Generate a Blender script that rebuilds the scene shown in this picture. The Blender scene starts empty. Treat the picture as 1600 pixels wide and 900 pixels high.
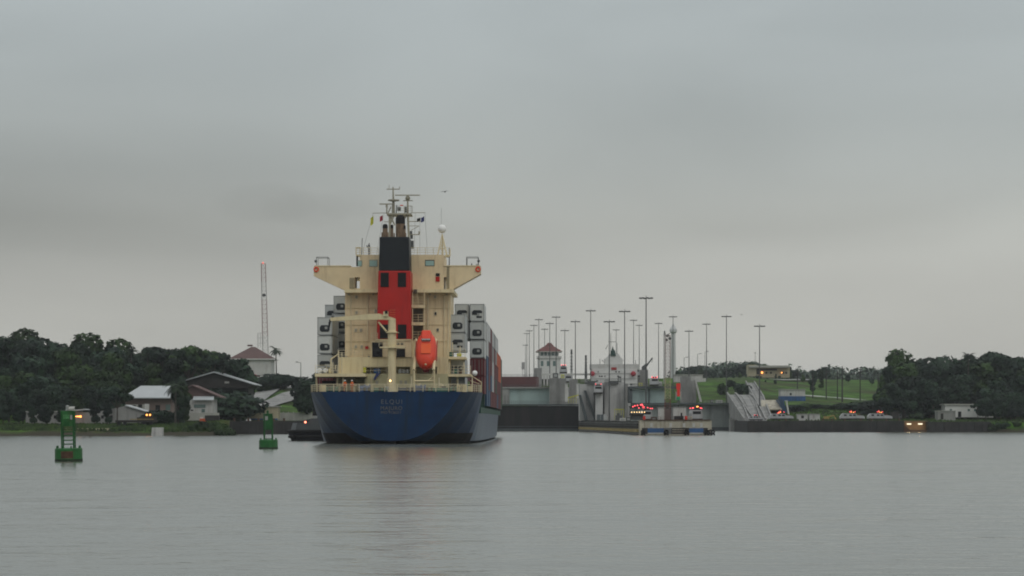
import bpy, bmesh, math, random
from mathutils import Vector, Matrix
R = math.radians
C = bpy.context.scene.collection
scn = bpy.context.scene

# ------------------------------------------------------------------ camera
F = 3700.0            # focal length in pixels of the 1600 px wide photograph
HOR = 658.0           # eye level row
EYE = 3.6
cd = bpy.data.cameras.new("camera")
cam = bpy.data.objects.new("camera", cd); C.objects.link(cam)
cam.location = (0, 0, EYE); cam.rotation_euler = (R(90), 0, 0)
cd.sensor_width = 36; cd.lens = 36 * F / 1600; cd.shift_y = (HOR - 450) / 1600
cd.clip_start = 1; cd.clip_end = 20000
scn.camera = cam

# ------------------------------------------------------------------ world, sun, exposure
w = bpy.data.worlds.new("World"); scn.world = w; w.use_nodes = True
nt = w.node_tree; N = nt.nodes; L = nt.links
for n in list(N): N.remove(n)
SUN_EL, SUN_AZ = 28.0, 35.0
out = N.new("ShaderNodeOutputWorld"); bg = N.new("ShaderNodeBackground"); bg.inputs[1].default_value = 0.1
sky = N.new("ShaderNodeTexSky"); sky.sky_type = 'NISHITA'; sky.sun_disc = False
sky.sun_elevation = R(SUN_EL); sky.sun_rotation = R(SUN_AZ)
tc = N.new("ShaderNodeTexCoord"); sep = N.new("ShaderNodeSeparateXYZ"); L.new(tc.outputs["Generated"], sep.inputs[0])
ramp = N.new("ShaderNodeValToRGB")            # overcast brightness against elevation
e = ramp.color_ramp.elements
e[0].position = 0.0;  e[0].color = (.515, .508, .47, 1)
e[1].position = 1.0;  e[1].color = (.86, .88, .88, 1)
for p, c in ((.03, (.505, .50, .462)), (.06, (.462, .462, .43)), (.083, (.415, .423, .395)), (.105, (.40, .42, .403)), (.125, (.402, .43, .42)), (.145, (.415, .45, .447)), (.172, (.44, .482, .485)), (.30, (.52, .55, .56))):
    k = e.new(p); k.color = (*c, 1)
L.new(sep.outputs[2], ramp.inputs[0])
mp = N.new("ShaderNodeMapping"); mp.inputs["Scale"].default_value = (3.0, 3.0, 10.0); mp.inputs["Location"].default_value = (1.3, 0.4, 0.2)
L.new(tc.outputs["Generated"], mp.inputs[0])
n1 = N.new("ShaderNodeTexNoise"); n1.inputs["Scale"].default_value = 1.5; n1.inputs["Detail"].default_value = 3; n1.inputs["Roughness"].default_value = .45; n1.inputs["Distortion"].default_value = .5
L.new(mp.outputs[0], n1.inputs[0])
mr = N.new("ShaderNodeMapRange"); mr.inputs[1].default_value = .3; mr.inputs[2].default_value = .7; mr.inputs[3].default_value = .90; mr.inputs[4].default_value = 1.07
L.new(n1.outputs[0], mr.inputs[0])
# the overcast is thinner towards the right, in one band of elevation
band = N.new("ShaderNodeValToRGB"); be = band.color_ramp.elements
be[0].position = 0.02; be[0].color = (.03, .03, .03, 1); be[1].position = .17; be[1].color = (.0, .0, .0, 1)
for p, c in ((.055, .09), (.085, .24), (.105, .20), (.125, .06)): k = be.new(p); k.color = (c, c, c, 1)
L.new(sep.outputs[2], band.inputs[0])
lx_ = N.new("ShaderNodeMapRange"); lx_.inputs[1].default_value = -.21; lx_.inputs[2].default_value = .21; lx_.inputs[3].default_value = -1; lx_.inputs[4].default_value = 1
L.new(sep.outputs[0], lx_.inputs[0])
lat = N.new("ShaderNodeMath"); lat.operation = 'MULTIPLY_ADD'; L.new(lx_.outputs[0], lat.inputs[0]); L.new(band.outputs[0], lat.inputs[1]); lat.inputs[2].default_value = 1
m1 = N.new("ShaderNodeMath"); m1.operation = 'MULTIPLY'; L.new(mr.outputs[0], m1.inputs[0]); L.new(lat.outputs[0], m1.inputs[1])
m2 = N.new("ShaderNodeMath"); m2.operation = 'MULTIPLY'; m2.inputs[1].default_value = 10.0; L.new(m1.outputs[0], m2.inputs[0])
vm = N.new("ShaderNodeVectorMath"); vm.operation = 'SCALE'; L.new(ramp.outputs[0], vm.inputs[0]); L.new(m2.outputs[0], vm.inputs[3])
mx = N.new("ShaderNodeMixRGB"); mx.inputs[0].default_value = .96; L.new(sky.outputs[0], mx.inputs[1]); L.new(vm.outputs[0], mx.inputs[2])
L.new(mx.outputs[0], bg.inputs[0]); L.new(bg.outputs[0], out.inputs[0])

sd = bpy.data.lights.new("sun", 'SUN'); sd.energy = .5; sd.angle = R(40); sd.color = (1, .95, .88)
so = bpy.data.objects.new("sun", sd); C.objects.link(so)
az = R(180 + SUN_AZ)
d = Vector((math.sin(R(150)) * math.cos(R(SUN_EL + 15)), -math.cos(R(30)) * math.cos(R(SUN_EL + 15)) , math.sin(R(SUN_EL + 15))))
so.rotation_euler = d.to_track_quat('Z', 'Y').to_euler(); so.location = (0, 0, 400)
sky.sun_elevation = R(SUN_EL + 15); sky.sun_rotation = math.atan2(d.x, d.y)

scn.view_settings.view_transform = 'Standard'; scn.view_settings.look = 'None'
scn.view_settings.gamma = 1; scn.view_settings.exposure = 0
scn.render.engine = 'CYCLES'
cy = scn.cycles
cy.use_denoising = True; cy.max_bounces = 5; cy.diffuse_bounces = 2; cy.glossy_bounces = 2; cy.transparent_max_bounces = 8
cy.volume_bounces = 0; cy.filter_width = 1.9; cy.caustics_reflective = False; cy.caustics_refractive = False

# ------------------------------------------------------------------ helpers
def tag(o, label=None, cat=None, group=None, kind=None):
    if label: o["label"] = label
    if cat: o["category"] = cat
    if group: o["group"] = group
    if kind: o["kind"] = kind
    return o
def empty(name, loc=(0, 0, 0), rz=0, **k):
    o = bpy.data.objects.new(name, None); C.objects.link(o)
    o.location = loc; o.rotation_euler = (0, 0, rz); o.empty_display_size = 1
    return tag(o, **k)
class MB:
    def __init__(s): s.v = []; s.f = []
    def add(s, vs, fs):
        b = len(s.v); s.v += [tuple(p) for p in vs]; s.f += [tuple(i + b for i in f) for f in fs]; return s
    def box(s, x0, x1, y0, y1, z0, z1):
        return s.add([(x0,y0,z0),(x1,y0,z0),(x1,y1,z0),(x0,y1,z0),(x0,y0,z1),(x1,y0,z1),(x1,y1,z1),(x0,y1,z1)],
                     [(0,3,2,1),(4,5,6,7),(0,1,5,4),(1,2,6,5),(2,3,7,6),(3,0,4,7)])
    def bar(s, a, b, wd, h=None):
        return s.tube(a, b, wd / 2, wd / 2, 4)
    def tube(s, a, b, r0, r1=None, n=6, caps=True):
        a = Vector(a); b = Vector(b); r1 = r0 if r1 is None else r1
        t = (b - a)
        if t.length < 1e-6: return s
        t.normalize(); u = t.orthogonal().normalized(); v = t.cross(u)
        vs = []
        for p, r in ((a, r0), (b, r1)):
            for k in range(n):
                an = 2 * math.pi * (k + .5) / n
                vs.append(p + u * math.cos(an) * r + v * math.sin(an) * r)
        fs = [(k, (k + 1) % n, n + (k + 1) % n, n + k) for k in range(n)]
        if caps: fs += [tuple(range(n - 1, -1, -1)), tuple(range(n, 2 * n))]
        return s.add(vs, fs)
    def lathe(s, prof, c=(0, 0, 0), n=20, ax='z'):
        vs = []
        for r, z in prof:
            for k in range(n):
                a = 2 * math.pi * k / n
                if ax == 'z': vs.append((c[0] + r * math.cos(a), c[1] + r * math.sin(a), c[2] + z))
                else: vs.append((c[0] + r * math.cos(a), c[1] + z, c[2] + r * math.sin(a)))
        m = len(prof); fs = []
        for i in range(m - 1):
            for k in range(n):
                q = (i*n+k, i*n+(k+1) % n, (i+1)*n+(k+1) % n, (i+1)*n+k)
                fs.append(q if ax == 'z' else q[::-1])
        a0 = tuple(range(n - 1, -1, -1)); a1 = tuple(range((m-1)*n, m*n))
        fs += [a0, a1] if ax == 'z' else [a0[::-1], a1[::-1]]
        return s.add(vs, fs)
    def sphere(s, c, r, n=14, m=9, sz=1):
        return s.lathe([(max(r * math.sin(math.pi * i / m), .002), -r * sz * math.cos(math.pi * i / m)) for i in range(m + 1)], c, n)
    def prism(s, pts, y0, y1):            # outline in x,z extruded along y
        n = len(pts)
        a = sum(pts[i][0]*pts[(i+1)%n][1]-pts[(i+1)%n][0]*pts[i][1] for i in range(n))
        if a < 0: pts = pts[::-1]
        vs = [(p[0], y0, p[1]) for p in pts] + [(p[0], y1, p[1]) for p in pts]
        fs = [tuple(range(n)), tuple(range(2*n-1, n-1, -1))] + [(i, n+i, n+(i+1)%n, (i+1)%n) for i in range(n)]
        return s.add(vs, fs)
    def slab(s, pts, z0, z1):             # outline in x,y extruded along z
        n = len(pts)
        a = sum(pts[i][0]*pts[(i+1)%n][1]-pts[(i+1)%n][0]*pts[i][1] for i in range(n))
        if a < 0: pts = pts[::-1]
        vs = [(p[0], p[1], z0) for p in pts] + [(p[0], p[1], z1) for p in pts]
        fs = [tuple(range(n-1, -1, -1)), tuple(range(n, 2*n))] + [(i, (i+1)%n, n+(i+1)%n, n+i) for i in range(n)]
        return s.add(vs, fs)
    def torus(s, c, R0, r, n=16, m=6):    # axis along y
        vs = []; fs = []
        for i in range(n):
            a = 2*math.pi*i/n
            for j in range(m):
                b = 2*math.pi*j/m; q = R0 + r*math.cos(b)
                vs.append((c[0]+q*math.cos(a), c[1]+r*math.sin(b), c[2]+q*math.sin(a)))
        for i in range(n):
            for j in range(m):
                fs.append((i*m+j, ((i+1)%n)*m+j, ((i+1)%n)*m+(j+1)%m, i*m+(j+1)%m))
        return s.add(vs, fs)
    def rail(s, pts, h=1.05, n=3, step=1.6, r=.035):
        for a, b in zip(pts[:-1], pts[1:]):
            a = Vector(a); b = Vector(b); ln = (b - a).length; k = max(1, round(ln / step))
            for i in range(k + 1):
                p = a.lerp(b, i / k); s.tube(p, p + Vector((0, 0, h)), r, r, 4)
            for j in range(n):
                z = Vector((0, 0, h * (j + 1) / n)); s.tube(a + z, b + z, r * .8, r * .8, 4)
        return s
    def build(s, name, mat, parent=None, smooth=False, bevel=0, mesh=None, **k):
        me = bpy.data.meshes.new(name); me.from_pydata(s.v, [], s.f); me.validate(); me.update()
        if smooth:
            me.polygons.foreach_set("use_smooth", [True] * len(me.polygons))
        me.materials.append(mat)
        o = bpy.data.objects.new(name, me); C.objects.link(o)
        if parent: o.parent = parent
        if bevel:
            md = o.modifiers.new("bevel", 'BEVEL'); md.width = bevel; md.segments = 2; md.limit_method = 'ANGLE'
        return tag(o, **k)
def copy_tree(o, parent=None):
    c = o.copy(); C.objects.link(c); c.parent = parent
    for ch in list(o.children): copy_tree(ch, c)
    return c
def relabel(o, label, group=None, loc=None, rz=None, sc=None):
    o["label"] = label
    if group: o["group"] = group
    if loc is not None: o.location = loc
    if rz is not None: o.rotation_euler[2] = rz
    if sc is not None: o.scale = (sc, sc, sc) if not isinstance(sc, tuple) else sc
    return o
ORD = ['first','second','third','fourth','fifth','sixth','seventh','eighth','ninth','tenth','eleventh','twelfth','thirteenth','fourteenth','fifteenth','sixteenth','seventeenth','eighteenth','nineteenth','twentieth'] + ['twenty-'+q for q in ('first','second','third','fourth','fifth','sixth','seventh','eighth','ninth')] + ['thirtieth'] + ['thirty-'+q for q in ('first','second','third','fourth','fifth','sixth','seventh','eighth','ninth')] + ['fortieth'] + ['forty-'+q for q in ('first','second','third','fourth','fifth','sixth','seventh','eighth','ninth')]

# a place read off the photograph: image column / row at a surveyed distance D
def X(px, D): return (px - 800) * D / F
def Z(py, D): return EYE + (HOR - py) * D / F

# ------------------------------------------------------------------ materials
def mat(name, col, rough=.6, metal=0, var=.18, scale=.35, streak=None, sa=.5, sscale=1.2, bump=0, spec=.5, emit=None, es=1, rnd=0, corr=0):
    spec *= .6
    m = bpy.data.materials.new(name); m.use_nodes = True; t = m.node_tree; n = t.nodes; l = t.links
    b = n["Principled BSDF"]; b.inputs["Roughness"].default_value = rough; b.inputs["Metallic"].default_value = metal
    b.inputs["Specular IOR Level"].default_value = spec
    tc = n.new("ShaderNodeTexCoord"); src = tc.outputs["Object"]
    c = n.new("ShaderNodeRGB"); c.outputs[0].default_value = (*col, 1); cur = c.outputs[0]
    if var:
        no = n.new("ShaderNodeTexNoise"); no.inputs["Scale"].default_value = scale; no.inputs["Detail"].default_value = 6; no.inputs["Roughness"].default_value = .6
        l.new(src, no.inputs[0])
        r = n.new("ShaderNodeMapRange"); r.inputs[1].default_value = .3; r.inputs[2].default_value = .7; r.inputs[3].default_value = 1 - var; r.inputs[4].default_value = 1 + var
        l.new(no.outputs[0], r.inputs[0])
        v = n.new("ShaderNodeVectorMath"); v.operation = 'SCALE'; l.new(cur, v.inputs[0]); l.new(r.outputs[0], v.inputs[3]); cur = v.outputs[0]
    if streak:
        mp = n.new("ShaderNodeMapping"); mp.inputs["Scale"].default_value = (sscale, sscale, sscale * .12); l.new(src, mp.inputs[0])
        no = n.new("ShaderNodeTexNoise"); no.inputs["Scale"].default_value = 1; no.inputs["Detail"].default_value = 5; no.inputs["Roughness"].default_value = .65
        l.new(mp.outputs[0], no.inputs[0])
        r = n.new("ShaderNodeMapRange"); r.inputs[1].default_value = .5; r.inputs[2].default_value = .72; r.inputs[3].default_value = 0; r.inputs[4].default_value = sa
        l.new(no.outputs[0], r.inputs[0])
        mi = n.new("ShaderNodeMixRGB"); l.new(r.outputs[0], mi.inputs[0]); l.new(cur, mi.inputs[1]); mi.inputs[2].default_value = (*streak, 1); cur = mi.outputs[0]
    if rnd:
        oi = n.new("ShaderNodeObjectInfo"); r = n.new("ShaderNodeMapRange"); r.inputs[3].default_value = 1 - rnd; r.inputs[4].default_value = 1 + rnd
        l.new(oi.outputs["Random"], r.inputs[0])
        v = n.new("ShaderNodeVectorMath"); v.operation = 'SCALE'; l.new(cur, v.inputs[0]); l.new(r.outputs[0], v.inputs[3]); cur = v.outputs[0]
    l.new(cur, b.inputs["Base Color"])
    if bump:
        no = n.new("ShaderNodeTexNoise"); no.inputs["Scale"].default_value = 2; no.inputs["Detail"].default_value = 8; l.new(src, no.inputs[0])
        bp = n.new("ShaderNodeBump"); bp.inputs["Strength"].default_value = bump; bp.inputs["Distance"].default_value = .1
        l.new(no.outputs[0], bp.inputs["Height"]); l.new(bp.outputs[0], b.inputs["Normal"])
    if corr:
        wv = n.new("ShaderNodeTexWave"); wv.inputs["Scale"].default_value = corr; wv.bands_direction = 'X'; l.new(src, wv.inputs[0])
        bp = n.new("ShaderNodeBump"); bp.inputs["Strength"].default_value = .6; bp.inputs["Distance"].default_value = .06
        l.new(wv.outputs["Fac"], bp.inputs["Height"]); l.new(bp.outputs[0], b.inputs["Normal"])
    if emit:
        b.inputs["Emission Color"].default_value = (*emit, 1); b.inputs["Emission Strength"].default_value = es
    return m
RUST = (.16, .075, .035)
M = dict(
 cream=mat("cream_paint", (.74, .60, .38), .5, var=.10, streak=(.30, .19, .10), sa=.45, sscale=1.1),
 cream2=mat("pale_cream_paint", (.70, .60, .37), .5, var=.07, streak=(.33, .22, .12), sa=.4, sscale=1.3),
 creamrail=mat("cream_rail_paint", (.66, .58, .40), .5, var=.1),
 hull=mat("blue_hull_paint", (.003, .026, .08), .4, var=.4, scale=.18, streak=(.012, .022, .034), sa=.7, sscale=.7, spec=.3),
 hullside=mat("sky_sheen_side_blue", (.085, .12, .17), .4, var=.15, scale=.15, streak=(.10, .10, .11), sa=.5, sscale=.5),  # hull blue made paler, the sky's reflection put into the colour
 counterblack=mat("black_counter_shade", (.006, .006, .007), .8, var=.3, streak=(.05, .02, .015), sa=.5),  # near-black that stands for the shade under the counter
 red=mat("funnel_red", (.42, .014, .010), .45, var=.12, streak=(.18, .02, .02), sa=.4),
 black=mat("funnel_black", (.010, .013, .017), .5, var=.2),
 dark=mat("dark_opening", (.01, .011, .013), .7, var=.2),
 soot=mat("soot", (.018, .016, .016), .9, var=.3),
 exhaust=mat("scorched_exhaust_steel", (.20, .135, .085), .7, var=.4, scale=1, streak=(.07, .045, .03), sa=.8),
 orange=mat("lifeboat_orange", (.72, .06, .025), .4, var=.1, streak=(.45, .06, .03), sa=.3),
 darkred=mat("lifeboat_keel_red", (.30, .02, .02), .5, var=.1),
 green=mat("deck_green", (.02, .11, .075), .6, var=.2),
 grey=mat("grey_paint", (.32, .33, .32), .6, var=.12),
 steel=mat("dark_galvanised_steel", (.085, .09, .09), .55, metal=.2, var=.15),
 mast=mat("mast_cream_grey", (.34, .32, .25), .6, var=.15),
 white=mat("white_paint", (.58, .58, .56), .45, var=.06),
 whited=mat("weathered_white_paint", (.48, .48, .46), .6, var=.12, streak=(.28, .24, .2), sa=.5),
 glass=mat("window_glass", (.10, .16, .15), .12, var=0, spec=.8),
 paleglass=mat("pale_green_glass", (.30, .46, .42), .15, var=0, spec=.8),
 reefer=mat("reefer_white", (.50, .52, .51), .5, var=.12, streak=(.20, .17, .14), sa=.7, rnd=.16),
 reefunit=mat("reefer_machine_dark", (.02, .025, .03), .5, var=.3, scale=2),
 maroon=mat("container_maroon", (.13, .025, .03), .6, var=.15, streak=(.08, .03, .02), sa=.4, corr=3.2),
 cblue=mat("container_blue", (.035, .085, .16), .6, var=.15, streak=(.1, .05, .04), sa=.3, corr=3.2),
 corange=mat("container_orange", (.52, .10, .035), .6, var=.15, streak=(.25, .07, .03), sa=.4, corr=3.2),
 cgreen=mat("container_green", (.03, .08, .06), .6, var=.15, corr=3.2),
 cgrey=mat("container_grey", (.30, .31, .31), .6, var=.12, streak=(.18, .12, .1), sa=.4, corr=3.2),
 cwhite=mat("container_white", (.52, .53, .53), .55, var=.08, streak=(.3, .25, .2), sa=.4),
 buoy=mat("buoy_green", (.018, .115, .028), .5, var=.25, scale=1.5, streak=(.05, .07, .02), sa=.5, sscale=2),
 buoyd=mat("buoy_dark_green", (.012, .085, .02), .55, var=.25, scale=1.5),
 rust=mat("rust_stain", (.085, .045, .028), .8, var=.4, scale=3),
 weed=mat("waterline_weed", (.02, .035, .018), .8, var=.3),
 rubber=mat("black_rubber", (.014, .014, .015), .8, var=.2),
 tug=mat("tug_black", (.012, .013, .018), .55, var=.2, spec=.3),
 tuggrey=mat("tug_grey", (.11, .12, .125), .6, var=.15),
 conc=mat("lock_concrete", (.27, .27, .26), .85, var=.25, scale=.12, streak=(.09, .088, .085), sa=.85, sscale=.35, bump=.3),
 concw=mat("pale_lock_concrete", (.44, .44, .43), .85, var=.2, scale=.12, streak=(.14, .14, .14), sa=.85, sscale=.3, bump=.3),
 conct=mat("teal_gate_paint", (.33, .43, .42), .6, var=.07, scale=.2, streak=(.17, .2, .19), sa=.5, sscale=.25),
 gate=mat("wet_dark_gate", (.018, .018, .019), .6, var=.35, scale=.15, streak=(.05, .035, .04), sa=.6, sscale=.3),
 gateb=mat("dark_gate_blue", (.07, .085, .09), .6, var=.2, streak=(.04, .04, .04), sa=.6, sscale=.3),
 wall=mat("dark_timber_quay", (.035, .034, .034), .85, var=.35, scale=.25, streak=(.06, .055, .05), sa=.6, sscale=.4),
 yellow=mat("dull_yellow_paint", (.33, .25, .09), .7, var=.2, streak=(.1, .08, .04), sa=.7),
 brightyellow=mat("safety_yellow", (.55, .55, .03), .6, var=.1),
 blue=mat("blue_panel_paint", (.03, .09, .22), .6, var=.25, streak=(.03, .04, .05), sa=.5),
 dirtycream=mat("stained_cream_paint", (.42, .39, .31), .7, var=.2, scale=.6, streak=(.13, .09, .06), sa=.9, sscale=.9),
 redroof=mat("red_roof_tiles", (.14, .055, .05), .8, var=.15, scale=.5),
 brownroof=mat("brown_roof_tiles", (.12, .075, .07), .8, var=.15, scale=.5),
 tin=mat("tin_roof_white", (.42, .45, .46), .5, var=.08, streak=(.4, .4, .4), sa=.5),
 shade=mat("dark_timber", (.035, .032, .03), .8, var=.3),
 plaster=mat("grey_plaster", (.37, .37, .34), .8, var=.1, streak=(.2, .2, .18), sa=.5),
 pink=mat("dull_pink_wall", (.22, .17, .15), .8, var=.12),
 beige=mat("beige_plaster", (.40, .36, .25), .8, var=.1, streak=(.25, .22, .16), sa=.5),
 silver=mat("locomotive_silver", (.42, .43, .44), .4, metal=.3, var=.12, streak=(.2, .18, .16), sa=.5),
 hullred=mat("ship_red_brown", (.10, .03, .03), .6, var=.25, scale=.1, streak=(.05, .03, .03), sa=.6, sscale=.1),
 skyball=mat("radome_white", (.80, .80, .78), .5, var=0),
 bark=mat("bark", (.06, .05, .04), .9, var=.3, scale=2),
 palebark=mat("pale_palm_bark", (.07, .065, .055), .9, var=.3, scale=2),
 skin=mat("skin", (.22, .12, .08), .6, var=0),
 redlamp=mat("red_lamp", (.5, .02, .02), .4, var=0, emit=(1, .10, .12), es=2.6),
 orangelamp=mat("orange_lamp", (.6, .2, .05), .4, var=0, emit=(1, .36, .08), es=3.5),
 warmlamp=mat("warm_lamp", (.8, .6, .3), .4, var=0, emit=(1, .62, .25), es=3),
 whitelamp=mat("white_lamp", (.9, .85, .7), .4, var=0, emit=(1, .86, .6), es=4),
 sigred=mat("signal_red", (.75, .03, .02), .5, var=0),
 siggreen=mat("signal_green", (.02, .3, .12), .5, var=0),
 flagy=mat("flag_yellow", (.5, .5, .05), .8, var=0),
 flagr=mat("flag_red", (.35, .04, .06), .8, var=0),
 flagb=mat("flag_blue", (.04, .05, .16), .8, var=0),
 text=mat("faded_lettering", (.13, .12, .105), .7, var=.3, scale=3),
 textw=mat("faded_white_lettering", (.125, .13, .14), .7, var=.3, scale=3),
 orangecloth=mat("orange_coverall", (.6, .13, .02), .9, var=0),
 redcloth=mat("red_lifejacket", (.5, .02, .02), .9, var=0),
 darkcloth=mat("dark_clothes", (.03, .03, .035), .9, var=0),
 bird=mat("bird_grey", (.08, .08, .08), .9, var=0),
)
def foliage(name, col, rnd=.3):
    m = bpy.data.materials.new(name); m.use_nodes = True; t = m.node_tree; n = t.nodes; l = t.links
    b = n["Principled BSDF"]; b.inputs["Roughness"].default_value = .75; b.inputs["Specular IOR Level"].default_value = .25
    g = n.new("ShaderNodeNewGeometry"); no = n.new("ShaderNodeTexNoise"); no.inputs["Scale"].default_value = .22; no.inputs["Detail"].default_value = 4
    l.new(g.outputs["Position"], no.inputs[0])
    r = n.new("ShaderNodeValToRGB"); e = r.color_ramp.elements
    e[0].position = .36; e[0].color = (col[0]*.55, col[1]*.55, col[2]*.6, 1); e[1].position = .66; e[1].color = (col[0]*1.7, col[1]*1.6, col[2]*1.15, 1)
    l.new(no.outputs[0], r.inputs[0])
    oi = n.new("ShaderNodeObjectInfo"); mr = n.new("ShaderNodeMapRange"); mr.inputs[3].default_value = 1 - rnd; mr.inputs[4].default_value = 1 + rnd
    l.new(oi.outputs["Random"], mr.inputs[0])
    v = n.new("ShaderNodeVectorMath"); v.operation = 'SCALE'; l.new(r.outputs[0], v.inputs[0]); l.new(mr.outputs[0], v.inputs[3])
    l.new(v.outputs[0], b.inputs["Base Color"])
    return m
M['leaf'] = foliage("dark_leaves", (.014, .031, .022), .4)
M['leafb'] = foliage("green_leaves", (.024, .05, .018), .4)
M['palm'] = foliage("palm_leaves", (.018, .034, .02), .15)
M['far'] = foliage("hazed_far_leaves", (.06, .092, .08), 0)  # leaf colour lightened to hold the distance haze
M['weedy'] = foliage("bank_weeds", (.035, .065, .02), .2)
# ------------------------------------------------------------------ water
LEAN = .063
def water_mat():
    m = bpy.data.materials.new("canal_water"); m.use_nodes = True; t = m.node_tree; n = t.nodes; l = t.links
    b = n["Principled BSDF"]
    b.inputs["Base Color"].default_value = (.15, .158, .132, 1); b.inputs["Roughness"].default_value = .08; b.inputs["IOR"].default_value = 1.33
    g = n.new("ShaderNodeNewGeometry")
    def noise(sx, sy, sc, det, dist=0):
        mp = n.new("ShaderNodeMapping"); mp.inputs["Scale"].default_value = (sx, sy, 1); l.new(g.outputs["Position"], mp.inputs[0])
        no = n.new("ShaderNodeTexNoise"); no.inputs["Scale"].default_value = sc; no.inputs["Detail"].default_value = det; no.inputs["Roughness"].default_value = .55
        no.inputs["Distortion"].default_value = dist; l.new(mp.outputs[0], no.inputs[0]); return no.outputs[0]
    # seen this low the wave backs hide behind their crests: what shows are the faces leaning about three degrees seaward (-y)
    lean = n.new("ShaderNodeCombineXYZ"); lean.inputs[0].default_value = 0; lean.inputs[1].default_value = -LEAN; lean.inputs[2].default_value = 1
    nv = n.new("ShaderNodeVectorMath"); nv.operation = 'NORMALIZE'; l.new(lean.outputs[0], nv.inputs[0])
    tot = None                            # heights in metres: ripples, wavelets, wind chop, long low swell
    for sx_, sy_, det, dist, hgt in ((1.9, 2.4, 4, .6, .017), (.55, .85, 4, .7, .050), (.17, .25, 4, .9, .10), (.035, .07, 3, 1.0, .22)):
        no = noise(sx_, sy_, 1.0, det, dist); mm_ = n.new("ShaderNodeMath"); mm_.operation = 'MULTIPLY_ADD'; l.new(no, mm_.inputs[0]); mm_.inputs[1].default_value = hgt
        if tot is None: mm_.inputs[2].default_value = 0
        else: l.new(tot, mm_.inputs[2])
        tot = mm_.outputs[0]
    bp = n.new("ShaderNodeBump"); bp.inputs["Distance"].default_value = 1.0; bp.inputs["Strength"].default_value = 1.0
    l.new(tot, bp.inputs["Height"]); l.new(nv.outputs[0], bp.inputs["Normal"]); l.new(bp.outputs[0], b.inputs["Normal"])
    return m
M['water'] = water_mat()
MB().add([(-2500,-300,0),(2500,-300,0),(2500,1400,0),(-2500,1400,0)], [(0,1,2,3)]).build("water", M['water'], kind="structure")

# ------------------------------------------------------------------ terrain: one height sheet
COLS = [
 (-400, [(560,-3),(572,-2.5),(580,1.2),(600,2.2),(700,7),(900,17),(1300,22),(2500,30),(7000,20)]),
 (100,  [(560,-3),(574,-2.5),(582,1.2),(600,1.9),(640,3.0),(700,6),(900,15),(1300,18),(2500,26),(7000,20)]),
 (230,  [(560,-3),(578,-2.5),(586,1.2),(610,2.4),(660,3.5),(720,5),(850,10),(950,15),(1300,18),(2500,24),(7000,20)]),
 (340,  [(560,-3),(584,-2.5),(592,1.4),(620,2.9),(700,4.5),(800,9),(880,14),(950,16.5),(1300,18),(7000,20)]),
 (362,  [(560,-3),(620,-3),(664,-2.5),(669,3.4),(700,4.0),(800,9),(880,13.6),(950,16.5),(1300,18),(7000,20)]),
 (440,  [(560,-3),(660,-3),(667,-3),(668,3.4),(700,3.7),(780,9),(850,15),(930,17.5),(1300,20),(7000,20)]),
 (600,  [(560,-3),(660,-3),(667,-3),(668,3.4),(760,3.7),(850,8),(950,14),(1050,18),(1300,22),(7000,20)]),
 (735,  [(560,-3),(660,-3),(667,-3),(668,3.4),(880,4),(950,8),(1060,15),(1150,25),(1300,26.5),(7000,24)]),
 (770,  [(560,-3),(660,-3),(667,-3),(1000,-3),(1170,-3),(1240,26),(1400,26.5),(7000,24)]),
 (1050, [(560,-3),(660,-3),(667,-3),(1000,-3),(1170,-3),(1240,26),(1400,26.5),(7000,24)]),
 (1075, [(560,-3),(900,-3),(1090,-3),(1094,21),(1200,25.5),(1400,28),(2300,40),(7000,30)]),
 (1090, [(560,-3),(900,-3),(962,-3),(964,10.3),(1080,20.8),(1200,25.5),(1400,28),(2300,40),(7000,30)]),
 (1138, [(560,-3),(885,-3),(960,-3),(964,10.6),(1080,21.4),(1200,25),(1400,29),(2300,48),(7000,30)]),
 (1142, [(560,-3),(885,-3),(900,3),(902,8),(960,10.6),(1080,21.4),(1200,25),(1400,29),(2300,48),(7000,30)]),
 (1150, [(560,-3),(865,-3),(875,3),(902,7),(960,10.8),(1080,21.3),(1200,25),(1400,29),(2300,49),(7000,30)]),
 (1168, [(560,-3),(700,-3),(800,-3),(802,3.5),(840,3.9),(900,7),(960,11.5),(1070,21),(1200,25.5),(1400,29),(2300,52),(7000,30)]),
 (1200, [(560,-3),(700,-3),(784,-3),(785,3.6),(850,4.0),(880,7),(955,11.8),(1080,19.5),(1200,24.5),(1350,28),(1800,32),(2300,44),(3400,50),(7000,30)]),
 (1300, [(560,-3),(700,-3),(784,-3),(785,3.6),(830,4.0),(900,9),(960,12),(1050,14),(1250,25.5),(1500,29),(2300,36),(3000,52),(7000,30)]),
 (1390, [(560,-3),(700,-3),(784,-3),(785,3.6),(830,4.0),(900,7),(960,9),(1050,13),(1250,25.5),(1500,29),(2300,36),(3000,50),(7000,30)]),
 (1450, [(560,-3),(700,-3),(784,-3),(785,3.4),(860,4.6),(1000,8),(1250,18),(2000,30),(7000,20)]),
 (1620, [(560,-3),(700,-3),(774,-3),(780,2.9),(860,4.6),(1000,8),(1250,18),(2000,30),(7000,20)]),
 (2000, [(560,-3),(700,-3),(764,-3),(772,2.4),(860,4.6),(1000,9),(1250,18),(2000,30),(7000,20)]),
]
def prof(p, D):
    if D <= p[0][0]: return p[0][1]
    for a, b in zip(p[:-1], p[1:]):
        if D <= b[0]: return a[1] + (b[1] - a[1]) * (D - a[0]) / (b[0] - a[0])
    return p[-1][1]
def ground(px, D):
    if px <= COLS[0][0]: return prof(COLS[0][1], D)
    for a, b in zip(COLS[:-1], COLS[1:]):
        if px <= b[0]:
            t = (px - a[0]) / (b[0] - a[0]); return prof(a[1], D) * (1 - t) + prof(b[1], D) * t
    return prof(COLS[-1][1], D)
def gxy(x, y): return ground(800 + x * F / y, y)
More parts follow.
